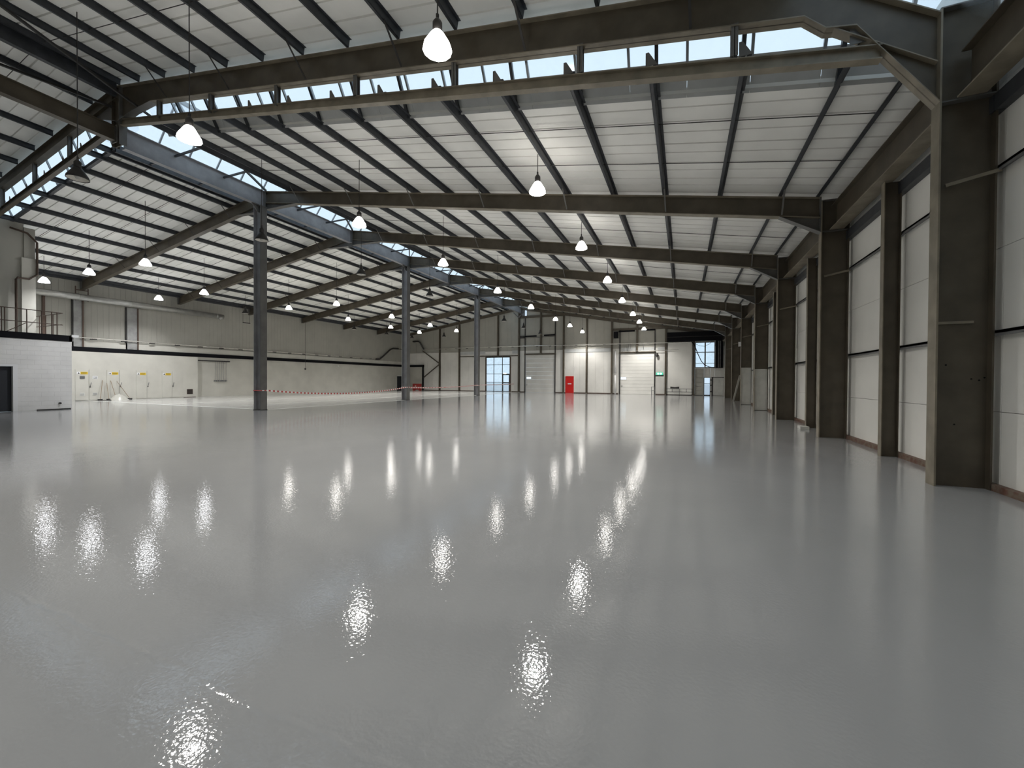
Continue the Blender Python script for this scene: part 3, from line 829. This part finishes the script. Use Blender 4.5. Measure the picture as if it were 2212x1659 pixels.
# handrail on the block room
g = thing('handrail', 'thin brown tube handrail on top of the blockwork room', 'railing')
for y in (8.25, 8.35, 9.05, 9.55, 9.9, 10.09):
    part('post', MB().tube([(XBK - 0.2, y, 3.78), (XBK - 0.2, y, 4.92)], 0.022, 6), BRONZE, g)
for z in (4.94, 4.33):
    part('rail', MB().tube([(XBK - 0.2, 6.0, z), (XBK - 0.2, 10.3, z)], 0.022, 6), BRONZE, g)
for z in (4.92, 4.35):
    part('rail', MB().tube([(XBK - 0.2, 10.25, z), (-33.0, 11.2 - 0.95, z)], 0.02, 6), BRONZE, g)
for x in (-30.4, -31.2, -31.9):
    part('post', MB().tube([(x, 10.25, 3.78), (x, 10.25, 4.92)], 0.02, 6), BRONZE, g)
part('brace', MB().tube([(XBK - 0.2, 8.4, 3.8), (XBK - 0.2, 9.05, 4.3)], 0.018, 6), BRONZE, g)

# ------------------------------------------------------------------ back wall
struct('wall_back', 'plain pale wall behind the camera', 'wall', MB().box(XL - 0.3, XW + 0.3, YB - 0.2, YB, 0, 13.2), WALLC)

# ------------------------------------------------------------------ far gable wall
wf = struct('wall_far', 'pale panelled far gable wall with dark steel posts', 'wall')
openings = [(-25.6, -21.7, 0.0, 4.82), (-19.65, -15.45, 0.0, 5.0), (-14.03, -13.0, 0.0, 2.15), (-7.3, -3.17, 0.0, 4.97), (1.12, 3.16, 3.15, 6.02), (2.08, 2.72, 0.0, 2.04), (-20.25, -19.45, 10.05, 11.35)]
edges = sorted(set([XL + i for i in range(44)] + [XW] + [e for o in openings for e in o[:2]]))
e2 = [edges[0]]
ops = set(e for o in openings for e in o[:2])
for e in edges[1:]:
    if e - e2[-1] < 0.28 and e not in ops: continue
    if e - e2[-1] < 0.28 and e in ops and e2[-1] not in ops: e2[-1] = e; continue
    e2.append(e)
if XW not in e2: e2.append(XW)
def roofz(x): return zl(x) if x < XC else zr(x)
for a, b in zip(e2, e2[1:]):
    cuts = sorted([(o[2], o[3]) for o in openings if o[0] < (a + b) / 2 < o[1]])
    z = 0.0; segs = []
    for lo, hi in cuts:
        if lo > z: segs.append((z, lo))
        z = hi
    segs.append((z, None))
    segs2 = []
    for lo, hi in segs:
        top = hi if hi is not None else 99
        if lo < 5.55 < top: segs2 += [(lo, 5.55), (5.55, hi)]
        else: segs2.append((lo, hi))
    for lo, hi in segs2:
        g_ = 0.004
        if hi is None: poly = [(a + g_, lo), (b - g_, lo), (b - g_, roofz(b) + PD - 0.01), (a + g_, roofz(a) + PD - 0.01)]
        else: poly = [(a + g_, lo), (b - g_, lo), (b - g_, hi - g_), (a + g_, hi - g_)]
        part('wall_panel', MB().pxz(poly, YG, YG + 0.07), WALLF if lo < 5.5 else WALLC, wf)  # upper panels take the darkened colour for the weaker light there
bk = MB()
for o in [(XL - 0.3, -25.7), (-21.6, -19.75), (-15.35, 1.0), (3.2, XW)]:
    bk.pxz([(o[0], 0.0), (o[1], 0.0), (o[1], roofz(o[1])), (o[0], roofz(o[0]))], YG + 0.075, YG + 0.2)
part('backing', bk, GREYL, wf)
part('base_strip', MB().box(XL, -25.6, YG - 0.04, YG - 0.002, 0, 0.1).box(-21.6, -19.7, YG - 0.04, YG - 0.002, 0, 0.1), BRONZE, wf)
part('base_strip', MB().box(-15.4, -14.05, YG - 0.04, YG - 0.002, 0, 0.1).box(-12.95, -7.4, YG - 0.04, YG - 0.002, 0, 0.1).box(-3.1, 2.0, YG - 0.04, YG - 0.002, 0, 0.1), BRONZE, wf)
for (xa, xb) in ((-29.6, -25.6), (-21.5, -20.6), (-14.2, -8.3), (-7.1, -3.2), (-2.9, 1.0)):
    part('flashing_band', MB().box(xa, xb, YG - 0.05, YG - 0.002, 5.2, 5.62), GREYL, wf)
part('cross_rail', MB().box(-29.6, -20.6, YG - 0.12, YG - 0.005, 4.85, 4.98), STEEL, wf)
part('cross_rail', MB().box(-20.4, -14.3, YG - 0.12, YG - 0.005, 9.9, 10.2), STEEL, wf)
part('cross_rail', MB().box(-8.1, -2.0, YG - 0.12, YG - 0.005, 7.75, 8.0), STEEL, wf)
# gable posts
gp = [(-33.0, 0, 'behind the diagonal brace'), (-29.7, 0, 'right of the diagonal brace'), (-23.6, 4.95, 'above the glazed screen'), (-20.5, 0, 'directly under the roof apex'), (-17.4, 5.2, 'above the left sectional door'), (-14.3, 0, 'just left of the red door'), (-11.3, 0, 'just right of the red door'), (-8.2, 0, 'left of the right sectional door'), (-5.2, 5.1, 'above the right sectional door'), (-2.0, 0, 'beside the green exit sign'), (1.0, 0, 'left of the corner window')]
for x, z0, where in gp:
    t = thing('gable_post', f'dark steel post on the far wall, {where}', 'post', 'gable posts')
    zt = roofz(x) - 0.36
    part('flange', MB().box(x - 0.1, x + 0.1, YG - 0.24, YG - 0.225, z0, zt), STEEL, t)
    part('web', MB().box(x - 0.008, x + 0.008, YG - 0.225, YG - 0.02, z0, zt), STEEL, t)
    part('flange', MB().box(x - 0.1, x + 0.1, YG - 0.02, YG - 0.004, z0, zt), STEEL, t)
    if x == -20.5:
        part('fork', MB().bar((x, YG - 0.2, 10.0), (x + 0.75, YG - 0.26, 10.75), 0.12, 0.12).bar((x, YG - 0.2, 10.0), (x - 0.75, YG - 0.26, 10.7), 0.12, 0.12), STEEL2, t)
# bright glass at the gable apex
part('pane', MB().box(-20.25, -19.45, YG + 0.02, YG + 0.035, 10.05, 11.35), GLASSC, w1)
# diagonal K brace at the left end
for (p, q, lab) in (((-36.0, 5.9), (-33.05, 3.98), 'upper diagonal brace on the far wall left corner'), ((-35.85, 1.9), (-33.05, 3.86), 'lower diagonal brace on the far wall left corner')):
    tag(part('wall_brace', MB().bar((p[0], YG - 0.15, p[1]), (q[0], YG - 0.15, q[1]), 0.10, 0.12), STEEL), lab, 'brace', 'wall braces')
# glazed screen with a door
d = struct('window_4', 'tall glazed screen with a door in the far wall', 'window')
cx = [-25.5, -24.27, -22.98, -21.8]; rz = [0.05, 1.30, 2.45, 3.72, 4.76]
for i in range(3):
    for j in range(4):
        part('pane', MB().box(cx[i] + 0.03, cx[i + 1] - 0.03, YG + 0.02, YG + 0.035, rz[j] + 0.03, rz[j + 1] - 0.03), GLASSC if (i == 0 and j == 1) else GLASSW, d)
for i, x in enumerate(cx):
    part('mullion', MB().box(x - (0.1 if i in (0, 3) else 0.035), x + (0.1 if i in (0, 3) else 0.035), YG - 0.03, YG + 0.06, 0, 4.82), BRONZE if i in (0, 3) else DARK, d)
for j, z in enumerate(rz):
    for i in range(3):
        part('transom', MB().box(cx[i] + 0.036, cx[i + 1] - 0.036, YG - 0.02, YG + 0.05, z - 0.03 - (0.03 if j == 4 else 0), z + 0.03 + (0.06 if j == 4 else 0)), DARK, d)
part('door_frame', MB().box(-22.94, -22.82, YG - 0.05, YG - 0.035, 0.02, 2.42).box(-22.0, -21.9, YG - 0.05, YG - 0.035, 0.02, 2.42).box(-22.82, -22.0, YG - 0.05, YG - 0.035, 2.30, 2.42).box(-22.82, -22.0, YG - 0.05, YG - 0.035, 1.18, 1.30), DARK, d)
part('lamp', MB().box(-22.75, -22.35, YG - 0.14, YG - 0.051, 2.44, 2.60), EXITW, d)
# sectional doors
def sectional(n, xa, xb, ztop, nsec, label, win):
    d = struct(f'door_{n}', label, 'door')
    hsec = ztop / nsec
    for j in range(nsec):
        z0, z1 = j * hsec + 0.012, (j + 1) * hsec - 0.012
        part('section', MB().pyz([(YG + 0.02, z0), (YG + 0.035, z0 - 0.008), (YG + 0.06, z0 - 0.008), (YG + 0.06, z1 + 0.008), (YG + 0.035, z1 + 0.008), (YG + 0.02, z1)], xa + 0.02, xb - 0.02), WALLW if n == 7 else WALLF, d)
    part('track', MB().box(xa - 0.11, xa + 0.02, YG - 0.08, YG + 0.01, 0, win[4]), DARK, d)
    part('track', MB().box(xb - 0.02, xb + 0.11, YG - 0.08, YG + 0.01, 0, win[4]), DARK, d)
    part('head', MB().box(xa - 0.15, xb + 0.15, YG - 0.1, YG + 0.01, ztop - 0.02, ztop + 0.16), STEEL, d)
    wdw = part('vision_window', MB().box(win[0], win[1], YG + 0.0, YG + 0.018, win[2], win[3]), WHITE, d)
    for q in range(3):
        s_ = (win[1] - win[0] - 0.12) / 3
        part('pane', MB().box(win[0] + 0.04 + q * (s_ + 0.02), win[0] + 0.04 + q * (s_ + 0.02) + s_, YG - 0.006, YG - 0.001, win[2] + 0.06, win[3] - 0.06), PANEGLOW, wdw)
    part('pull', MB().box(xa + 0.1, xa + 0.3, YG - 0.03, YG + 0.018, 0.95, 1.0), DARK, d)
    return d
PANEGLOW = emat('glowing_vision_pane', (0.65, 0.82, 0.95), 1.3)  # emission stands in for daylight; the door behind the panes is solid
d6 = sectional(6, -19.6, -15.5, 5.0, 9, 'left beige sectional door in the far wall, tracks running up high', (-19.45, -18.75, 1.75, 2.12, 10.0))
part('spring_shaft', MB().tube([(-19.65, YG - 0.12, 7.45), (-18.0, YG - 0.12, 7.47)], 0.09, 8).tube([(-16.95, YG - 0.12, 7.5), (-15.5, YG - 0.12, 7.53)], 0.09, 8), BLACK, d6)
part('shaft', MB().tube([(-20.3, YG - 0.12, 7.3), (-15.5, YG - 0.12, 7.3)], 0.025, 6), DARK, d6)
part('motor', MB().box(-20.3, -19.75, YG - 0.3, YG - 0.05, 7.2, 7.55), DARK, d6)
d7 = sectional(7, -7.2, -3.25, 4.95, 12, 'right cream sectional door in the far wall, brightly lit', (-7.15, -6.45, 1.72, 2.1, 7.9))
part('spring_shaft', MB().tube([(-7.4, YG - 0.12, 7.62), (-5.5, YG - 0.12, 7.64)], 0.09, 8).tube([(-4.6, YG - 0.12, 7.66), (-3.2, YG - 0.12, 7.68)], 0.09, 8), BLACK, d7)
part('motor', MB().box(-7.95, -7.45, YG - 0.35, YG - 0.05, 6.8, 7.6), BLACK, d7)
part('jamb_plate', MB().box(-3.12, -2.2, YG - 0.03, YG - 0.002, 2.2, 2.32), DARK, d7)
# red door
d = struct('door_8', 'bright red single door with white notice in the far wall', 'door')
part('leaf', MB().box(-13.97, -13.06, YG - 0.02, YG + 0.03, 0.01, 2.09), RED, d)
part('frame', MB().box(-14.06, -13.97, YG - 0.05, YG + 0.05, 0, 2.16).box(-13.06, -12.97, YG - 0.05, YG + 0.05, 0, 2.16).box(-13.97, -13.06, YG - 0.05, YG + 0.05, 2.09, 2.16), RED, d)
part('notice', MB().box(-13.75, -13.28, YG - 0.03, YG - 0.021, 1.12, 1.24), WHITE, d)
part('push_bar', MB().box(-13.9, -13.15, YG - 0.07, YG - 0.04, 1.02, 1.07), RED, d)
# corner window, side light and grey door
d = struct('window_5', 'high four pane window in the right corner of the far wall', 'window')
for (xa, xb) in ((1.2, 2.1), (2.24, 3.1)):
    for (za, zb) in ((3.22, 3.62), (3.66, 4.86), (4.94, 5.98)):
        part('pane', MB().box(xa, xb, YG + 0.02, YG + 0.035, za, zb), GLASSW, d)
for (xa, xb, za, zb) in ((1.12, 1.2, 3.15, 6.02), (2.1, 2.24, 3.15, 6.02), (3.1, 3.16, 3.15, 6.02), (1.2, 2.1, 3.15, 3.22), (2.24, 3.1, 3.15, 3.22), (1.2, 2.1, 4.86, 4.94), (2.24, 3.1, 4.86, 4.94), (1.2, 2.1, 3.62, 3.66), (2.24, 3.1, 3.62, 3.66), (1.2, 2.1, 5.98, 6.02), (2.24, 3.1, 5.98, 6.02)):
    part('frame_bar', MB().box(xa, xb, YG - 0.02, YG + 0.06, za, zb), GIRT, d)
d = struct('window_6', 'narrow bright glazed side light beside the grey corner door', 'window')
part('pane', MB().box(2.12, 2.68, YG + 0.02, YG + 0.035, 0.08, 1.30), GLASSC, d)
part('pane', MB().box(2.12, 2.68, YG + 0.02, YG + 0.035, 1.36, 2.0), GLASSC, d)
part('frame', MB().box(2.08, 2.12, YG - 0.02, YG + 0.06, 0, 2.04).box(2.68, 2.72, YG - 0.02, YG + 0.06, 0, 2.04).box(2.12, 2.68, YG - 0.02, YG + 0.06, 1.3, 1.36).box(2.12, 2.68, YG - 0.02, YG + 0.06, 2.0, 2.04).box(2.12, 2.68, YG - 0.02, YG + 0.06, 0, 0.08), DARK, d)
d = struct('door_9', 'pale grey door leaf in the right corner of the far wall', 'door')
part('leaf', MB().box(3.0, 4.0, YG - 0.06, YG - 0.01, 0.05, 2.02), LIGHTP, d)
part('frame', MB().box(2.85, 3.0, YG - 0.07, YG - 0.005, 0, 2.1).box(3.0, 4.1, YG - 0.07, YG - 0.005, 2.02, 2.1), DARK, d)
for z in (0.4, 1.1, 1.7): part('hinge', MB().box(2.74, 2.84, YG - 0.08, YG - 0.01, z, z + 0.14), DARK, d)
# pale infill panel and dark beam box in the corner
g = thing('infill_panel', 'tall pale boarded panel left of the corner window', 'panel')
part('board', MB().box(-1.75, 0.8, YG - 0.14, YG - 0.06, 0.06, 6.1), WALLW, g)
for j in range(6): part('board', MB().box(1.12, 2.02, YG - 0.12, YG - 0.05, 0.03 + j * 0.5, 0.51 + j * 0.5), WALLC, wf)
g = thing('door_housing', 'black shutter housing above the pale boarded panel', 'housing')
part('box', MB().box(-1.85, 3.8, YG - 0.75, YG - 0.26, 6.15, 7.2), BLACK, g)
part('rib', MB().box(-1.85, 3.8, YG - 0.77, YG - 0.75, 6.62, 6.68), DARK, g)
g = thing('dark_recess', 'black upright shutter track in the right corner of the far wall', 'track')
part('channel', MB().box(3.22, 3.95, YG - 0.5, YG - 0.05, 3.1, 6.14), BLACK, g)
for x in (3.45, 3.62): part('rib', MB().box(x, x + 0.08, YG - 0.53, YG - 0.5, 3.15, 6.1), GIRT, g)
tag(part('cable', MB().tube([(0.75, YG - 0.3, 6.12), (1.05, YG - 0.5, 5.7), (1.4, YG - 0.6, 4.7), (1.75, YG - 0.6, 3.9), (2.1, YG - 0.6, 3.45), (2.6, YG - 0.6, 3.2), (3.2, YG - 0.55, 3.12)], 0.045, 6), BLACK, None, True), 'thick black cable sagging across the corner window', 'cable')
tag(part('cable', MB().tube([(1.15, YG - 0.4, 5.85), (1.6, YG - 0.42, 5.6), (2.1, YG - 0.42, 5.55), (2.6, YG - 0.4, 5.8), (2.85, YG - 0.4, 6.1)], 0.02, 6), DARK, None, True), 'thin dark cable looping over the top of the corner window', 'cable')
# conduit along the gable
g = thing('gable_conduit', 'bright metal conduit running across the far wall', 'pipe')
part('tube', MB().tube([(-35.4, YG - 0.32, 6.05), (-28, YG - 0.32, 6.15), (-20, YG - 0.32, 6.15), (-12, YG - 0.32, 6.12), (-4, YG - 0.32, 6.08), (0.6, YG - 0.32, 6.07)], 0.045, 6), CHROME, g)
part('tube', MB().tube([(-6.9, YG - 0.3, 5.15), (-2.9, YG - 0.3, 5.2), (-0.6, YG - 0.3, 5.22)], 0.035, 6), CHROME, g)
for i in range(20): part('clip', MB().box(-35.5 + i * 1.75, -35.2 + i * 1.75, YG - 0.34, YG - 0.25, 6.03, 6.09), DARK, g)
for x in (-6.2, -6.0, -4.5): part('drop', MB().tube([(x, YG - 0.3, 6.1), (x + 0.05, YG - 0.3, 5.4)], 0.03, 6), GIRT, g)
# white downpipe
for x, z0, z1, lab in ((-7.75, 2.5, 5.2, 'white pipe left of the right sectional door, upper length'), (-7.75, 0.02, 2.3, 'white pipe left of the right sectional door, lower length')):
    tag(part('downpipe', MB().tube([(x, YG - 0.15, z0), (x, YG - 0.15, z1)], 0.09, 8), WHITE, None, True), lab, 'pipe')
# exit sign
g = thing('exit_sign', 'lit green exit sign right of the right sectional door', 'sign')
part('panel', MB().box(-3.02, -2.3, YG - 0.10, YG - 0.04, 2.34, 2.60), GREEN, g)
part('figure', MB().box(-2.9, -2.72, YG - 0.108, YG - 0.101, 2.39, 2.55).box(-2.62, -2.42, YG - 0.108, YG - 0.101, 2.39, 2.55), EXITW, g)
# black bag hanging by door
tag(part('cable_bundle', MB().lathe([(0.02, 0.25), (0.12, 0.1), (0.16, -0.05), (0.1, -0.25), (0.0, -0.3)], 8, (-2.95, YG - 0.2, 4.7)), DARK), 'dark bunch of cable hanging by the right sectional door', 'cable')
# guard rails
g = thing('door_guard', 'short grey guard rail at the right jamb of the right sectional door', 'railing')
for x in (-3.5, -3.15): part('post', MB().tube([(x, YG - 0.6, 0), (x, YG - 0.6, 0.95)], 0.035, 6), GIRT, g)
for z in (0.92, 0.5): part('rail', MB().tube([(-3.5, YG - 0.6, z), (-3.15, YG - 0.6, z)], 0.03, 6), GIRT, g)
g = thing('guard_fence', 'low dark tube fence in front of the pale boarded panel', 'railing')
for x in (-1.9, -1.25, -0.5, 0.25, 0.85): part('post', MB().tube([(x, YG - 0.6, 0.0 if x in (-1.9, -0.5, 0.85) else 0.35), (x, YG - 0.6, 0.72)], 0.025, 6), DARK, g)
for z in (0.72, 0.38): part('rail', MB().tube([(-1.95, YG - 0.6, z), (0.9, YG - 0.6, z)], 0.025, 6), DARK, g)
tag(part('tool_box', MB().pxz([(-1.45, 0.76), (-0.5, 0.76), (-0.5, 0.98), (-0.95, 0.92), (-1.45, 0.98)], YG - 0.75, YG - 0.45), DARK), 'dark box resting on the low tube fence', 'box')
# doorway at the far left corner and black frame
d = struct('door_10', 'black doorway at the far end of the left wall', 'door')
part('opening', MB().box(XL + 0.001, XL + 0.03, 48.9, 49.9, 0.0, 2.1), MATDOOR, d)
part('frame', MB().box(XL + 0.001, XL + 0.05, 49.9, 50.05, 0, 2.25).box(XL + 0.001, XL + 0.05, 48.75, 49.9, 2.1, 2.25), LIGHTP, d)
t1 = struct('trim_1', 'black vertical edge trim at the far left corner', 'trim', MB().box(-36.0, -35.8, YG - 0.25, YG - 0.1, 0, 3.8), BLACK)
struct('wall_corner', 'pale box wall projecting from the far left corner', 'wall', MB().box(XL, -36.0, YG - 0.15, YG - 0.005, 0, 3.49), PLASTER)
struct('trim_2', 'black top band across the far left corner', 'trim', MB().box(XL + 0.125, -35.8, YG - 0.26, YG - 0.02, 3.49, 3.80), BLACK)
# ductwork stub in the left corner
g = thing('corner_pipework', 'dark bent pipework high in the far left corner', 'pipe')
part('bracket', MB().box(-37.6, -37.4, YG - 0.45, YG - 0.001, 7.2, 7.4), DARK, g)
part('tube', MB().tube([(-37.5, YG - 0.4, 7.3), (-36.6, YG - 0.4, 7.3), (-36.3, YG - 0.4, 7.15), (-35.6, YG - 0.4, 6.1)], 0.11, 8), DARK, g, True)

# red plastic barrier
g = thing('plastic_barrier', 'red plastic pedestrian barrier by the far left corner', 'barrier')
bx0, bx1, by = -36.75, -35.2, 49.4
part('panel', MB().box(bx0, bx1, by - 0.03, by + 0.03, 0.14, 0.45).box(bx0, bx1, by - 0.03, by + 0.03, 0.55, 0.98), BARR, g)
part('frame', MB().box(bx0, bx0 + 0.07, by - 0.04, by + 0.04, 0.1, 1.0).box(bx1 - 0.07, bx1, by - 0.04, by + 0.04, 0.1, 1.0).box(bx0, bx1, by - 0.04, by + 0.04, 0.93, 1.0), BARR, g)
for x in (bx0 + 0.25, bx1 - 0.25): part('foot', MB().box(x - 0.06, x + 0.06, by - 0.28, by + 0.28, 0.0, 0.14), BARR, g)
part('reflector', MB().box(bx0 + 0.4, bx0 + 0.62, by - 0.036, by - 0.031, 0.62, 0.72), WHITE, g)

# barrier tape
def tapeseg(pts, label):
    mb = MB()
    for p, q in zip(pts, pts[1:]): mb.bar(p, q, 0.006, 0.085)
    tag(part('barrier_tape', mb, TAPE), label, 'tape', 'barrier tape')
xt = XC + 0.22
n = 16
pts = [(xt, Yk(2) + 0.0 + i * (11.6 / n), 1.02 - 0.31 * 4 * (i / n) * (1 - i / n)) for i in range(n + 1)]
tapeseg(pts, 'red and white tape sagging between the two nearest ridge columns')
pts = [(xt, Yk(4) + 0.05 + i * 1.45, 0.98 + 0.012 * i - 0.1 * 4 * (i / 8) * (1 - i / 8)) for i in range(9)]
tapeseg(pts, 'red and white tape between the second and farthest ridge columns')
tapeseg([(xt, Yk(6) + 0.05, 1.08), (xt - 0.5, 44.5, 1.05), (xt - 1.2, YG - 0.1, 1.1)], 'red and white tape from the farthest ridge column to the glazed screen')

# brooms and plastic sheet
for i, (y, dy, zt) in enumerate([(15.55, -0.25, 1.45), (15.78, 0.0, 1.25), (16.0, 0.2, 1.42), (16.35, 0.65, 1.38)]):
    g = thing('broom', ['leftmost broom leaning on the cupboard doors', 'second broom from the left leaning on the cupboard doors', 'third broom from the left leaning on the cupboard doors', 'rightmost broom leaning beside the plastic sheet'][i], 'broom', 'leaning brooms')
    part('handle', MB().tube([(XE + 0.35, y + dy, 0.06), (XE + 0.07, y, zt)], 0.016, 6), WOOD, g)
    part('head', MB().box(XE + 0.27, XE + 0.43, y + dy - 0.11, y + dy + 0.11, 0.03, 0.1), DARK, g)
    part('bristles', MB().box(XE + 0.29, XE + 0.41, y + dy - 0.10, y + dy + 0.10, 0.0, 0.03), DARK, g)
mb = MB()
N = 14
random.seed(9)
for i in range(N):
    for j in range(N):
        u, v = i / (N - 1), j / (N - 1)
        r = max(0, 1 - 2 * math.hypot(u - 0.5, v - 0.45))
        mb.v.append((XE + 0.95 + 0.55 * (u - 0.5) * 1.6, 16.15 + 1.1 * (v - 0.5), 0.008 + 0.48 * r ** 0.8 * (0.8 + 0.35 * random.random())))
for i in range(N - 1):
    for j in range(N - 1):
        a = i * N + j
        mb.f.append((a, a + 1, a + N + 1, a + N))
tag(part('plastic_sheet', mb, PLASTIC, None, True), 'crumpled translucent plastic sheet heaped below the brooms', 'sheet')
tag(part('floor_mat', MB().pxy([(XE + 0.5, 15.0), (XE + 1.0, 15.2), (XE + 0.9, 16.4), (XE + 0.4, 16.2)], 0.0, 0.02), DARK), 'dark mat lying on the floor in front of the brooms', 'mat')

# odds along the right wall
g = thing('junction_box', 'small white junction box high on the fifth right wall column', 'box')
part('box', MB().box(XR - 0.12, XR - 0.001, Yk(5) + 0.02, Yk(5) + 0.2, 4.1, 4.4), WHITE, g)
part('lid', MB().box(XR - 0.14, XR - 0.12, Yk(5) + 0.01, Yk(5) + 0.21, 4.09, 4.41), WHITE, g)
tag(part('timber_plank', MB().bar((3.75, 37.9, 0.02), (4.0, 36.0, 2.1), 0.12, 0.05), WALLC), 'pale timber plank leaning near the sixth right wall column', 'plank')
tag(part('foot_block', MB().box(3.72, 3.98, Yk(2) + 2.3, Yk(2) + 2.7, 0, 0.09), LIGHTP), 'pale grey block at the foot of the right wall post', 'block')

# ------------------------------------------------------------------ high bay lamps
LZ = 7.47
cone = [(0.085, 0.26), (0.12, 0.22), (0.24, 0.02), (0.255, -0.06), (0.245, -0.06), (0.11, 0.20), (0.0, 0.21)]
shade_me = MB().lathe(cone, 20).mesh('shade', SHADE, True)
glow_w = MB().lathe(cone, 12).mesh('shade', GLOWW, True)
glow_c = MB().lathe(cone, 12).mesh('shade', GLOWC, True)
house_me = MB().lathe([(0.0, 0.52), (0.03, 0.5), (0.06, 0.46), (0.085, 0.42), (0.085, 0.26), (0.0, 0.26)], 16).mesh('housing', SHADE, True)
lin_me = MB().lathe([(0.24, -0.05), (0.095, 0.192), (0.0, 0.196)], 20).mesh('reflector', INNER, True)
b_off = MB().lathe([(0.0, -0.05), (0.05, -0.04), (0.07, 0.02), (0.06, 0.14), (0.03, 0.19)], 12).mesh('bulb', BULBOFF, True)
hook_me = MB().box(-0.02, 0.02, -0.02, 0.02, 0.5, 0.58).mesh('hook', SHADE)
def beam(name, col):
    l = bpy.data.lights.new(name, 'SPOT')
    l.energy = LAMP_W; l.color = col; l.shadow_soft_size = 0.1
    l.spot_size = math.radians(138); l.spot_blend = 0.75
    return l
beam_w = beam('lamp_beam_warm', (1.0, 0.975, 0.94)); beam_c = beam('lamp_beam_white', (0.96, 0.97, 1.0))
def lamp(x, y, lit, label, cool=False, z=LZ):
    g = thing('high_bay_lamp', label, 'lamp', 'lit high bay lamps' if lit else 'unlit high bay lamps', None, (x, y, z))
    ob('housing', house_me, g); ob('hook', hook_me, g)
    if lit:
        ob('shade', glow_c if cool else glow_w, g)
        ob('lamp_beam', beam_c if cool else beam_w, g, (0, 0, -0.17))
    else:
        sh = ob('shade', shade_me, g); ob('reflector', lin_me, sh); ob('bulb', b_off, sh)
    zt = (znr(x) if x > XC else znl(x)) if y < 8.5 else (zr(x) if x > XC else zl(x))
    part('cord', MB().tube([(0, 0, 0.56), (0, 0, zt + 0.1 - z)], 0.012, 5), DARK, g)
    return g
rowA = [6.1, 11.88, 17.65, 24.17, 30.74, 37.3, 42.55, 48.46]
rowB = [6.07, 11.91, 17.58, 24.42, 30.84, 37.8, 42.85, 48.7]
for i, y in enumerate(rowA): lamp([-4.04, -4.21, -4.2, -4.19, -4.25, -4.22, -4.18, -4.25][i], y, True, f'{ORD[i]} lit lamp in the row closest to the right wall')
for i, y in enumerate(rowB): lamp([-11.09, -11.33, -11.25, -11.4, -11.42, -11.47, -11.39, -11.39][i], y, True, f'{ORD[i]} lit lamp in the row just right of the ridge columns')
for i, (x, y) in enumerate([(-16.29, 6.01), (-16.33, 11.63), (-16.51, 17.51), (-16.29, 23.77), (-16.37, 36.61), (-16.49, 42.19), (-16.65, 48.34)]):
    lamp(x, y, False, f'{ORD[i]} dark unlit lamp in the row beside the ridge')
for i, (x, y) in enumerate([(-25.47, 11.91), (-25.14, 24.04), (-25.27, 30.72), (-25.44, 37.22), (-25.33, 42.59)]):
    lamp(x, y, True, f'{ORD[i]} lit lamp in the first row left of the ridge', i == 0)
for i, (x, y) in enumerate([(-30.68, 11.77), (-30.49, 17.57), (-30.39, 24.01), (-30.5, 30.62), (-30.55, 36.98), (-30.45, 42.25)]):
    lamp(x, y, True, f'{ORD[i]} lit lamp in the middle row of the left slope', i < 2)
for i, (x, y) in enumerate([(-35.96, 11.75), (-35.81, 17.55)]):
    lamp(x, y, True, f'{ORD[i]} lit lamp in the row beside the left wall', True)
for i, (x, y) in enumerate([(-35.99, 24.11), (-35.44, 36.5), (-35.6, 42.3), (-35.13, 47.0)]):
    lamp(x, y, False, f'{ORD[i]} dark unlit lamp in the row beside the left wall')
lamp(-29.89, 47.0, False, 'dark unlit lamp at the far end of the middle left row')
# unseen lamps added behind the camera, continuing the rows to light the near floor
for i, y in enumerate((-5.9,)):
    lamp(-4.1, y, True, f'added lit lamp behind the camera in the row by the right wall, {ORD[i]}')
    lamp(-11.2, y, True, f'added lit lamp behind the camera in the row right of the ridge, {ORD[i]}')
    lamp(-25.3, y, True, f'added lit lamp behind the camera in the first row left of the ridge, {ORD[i]}')
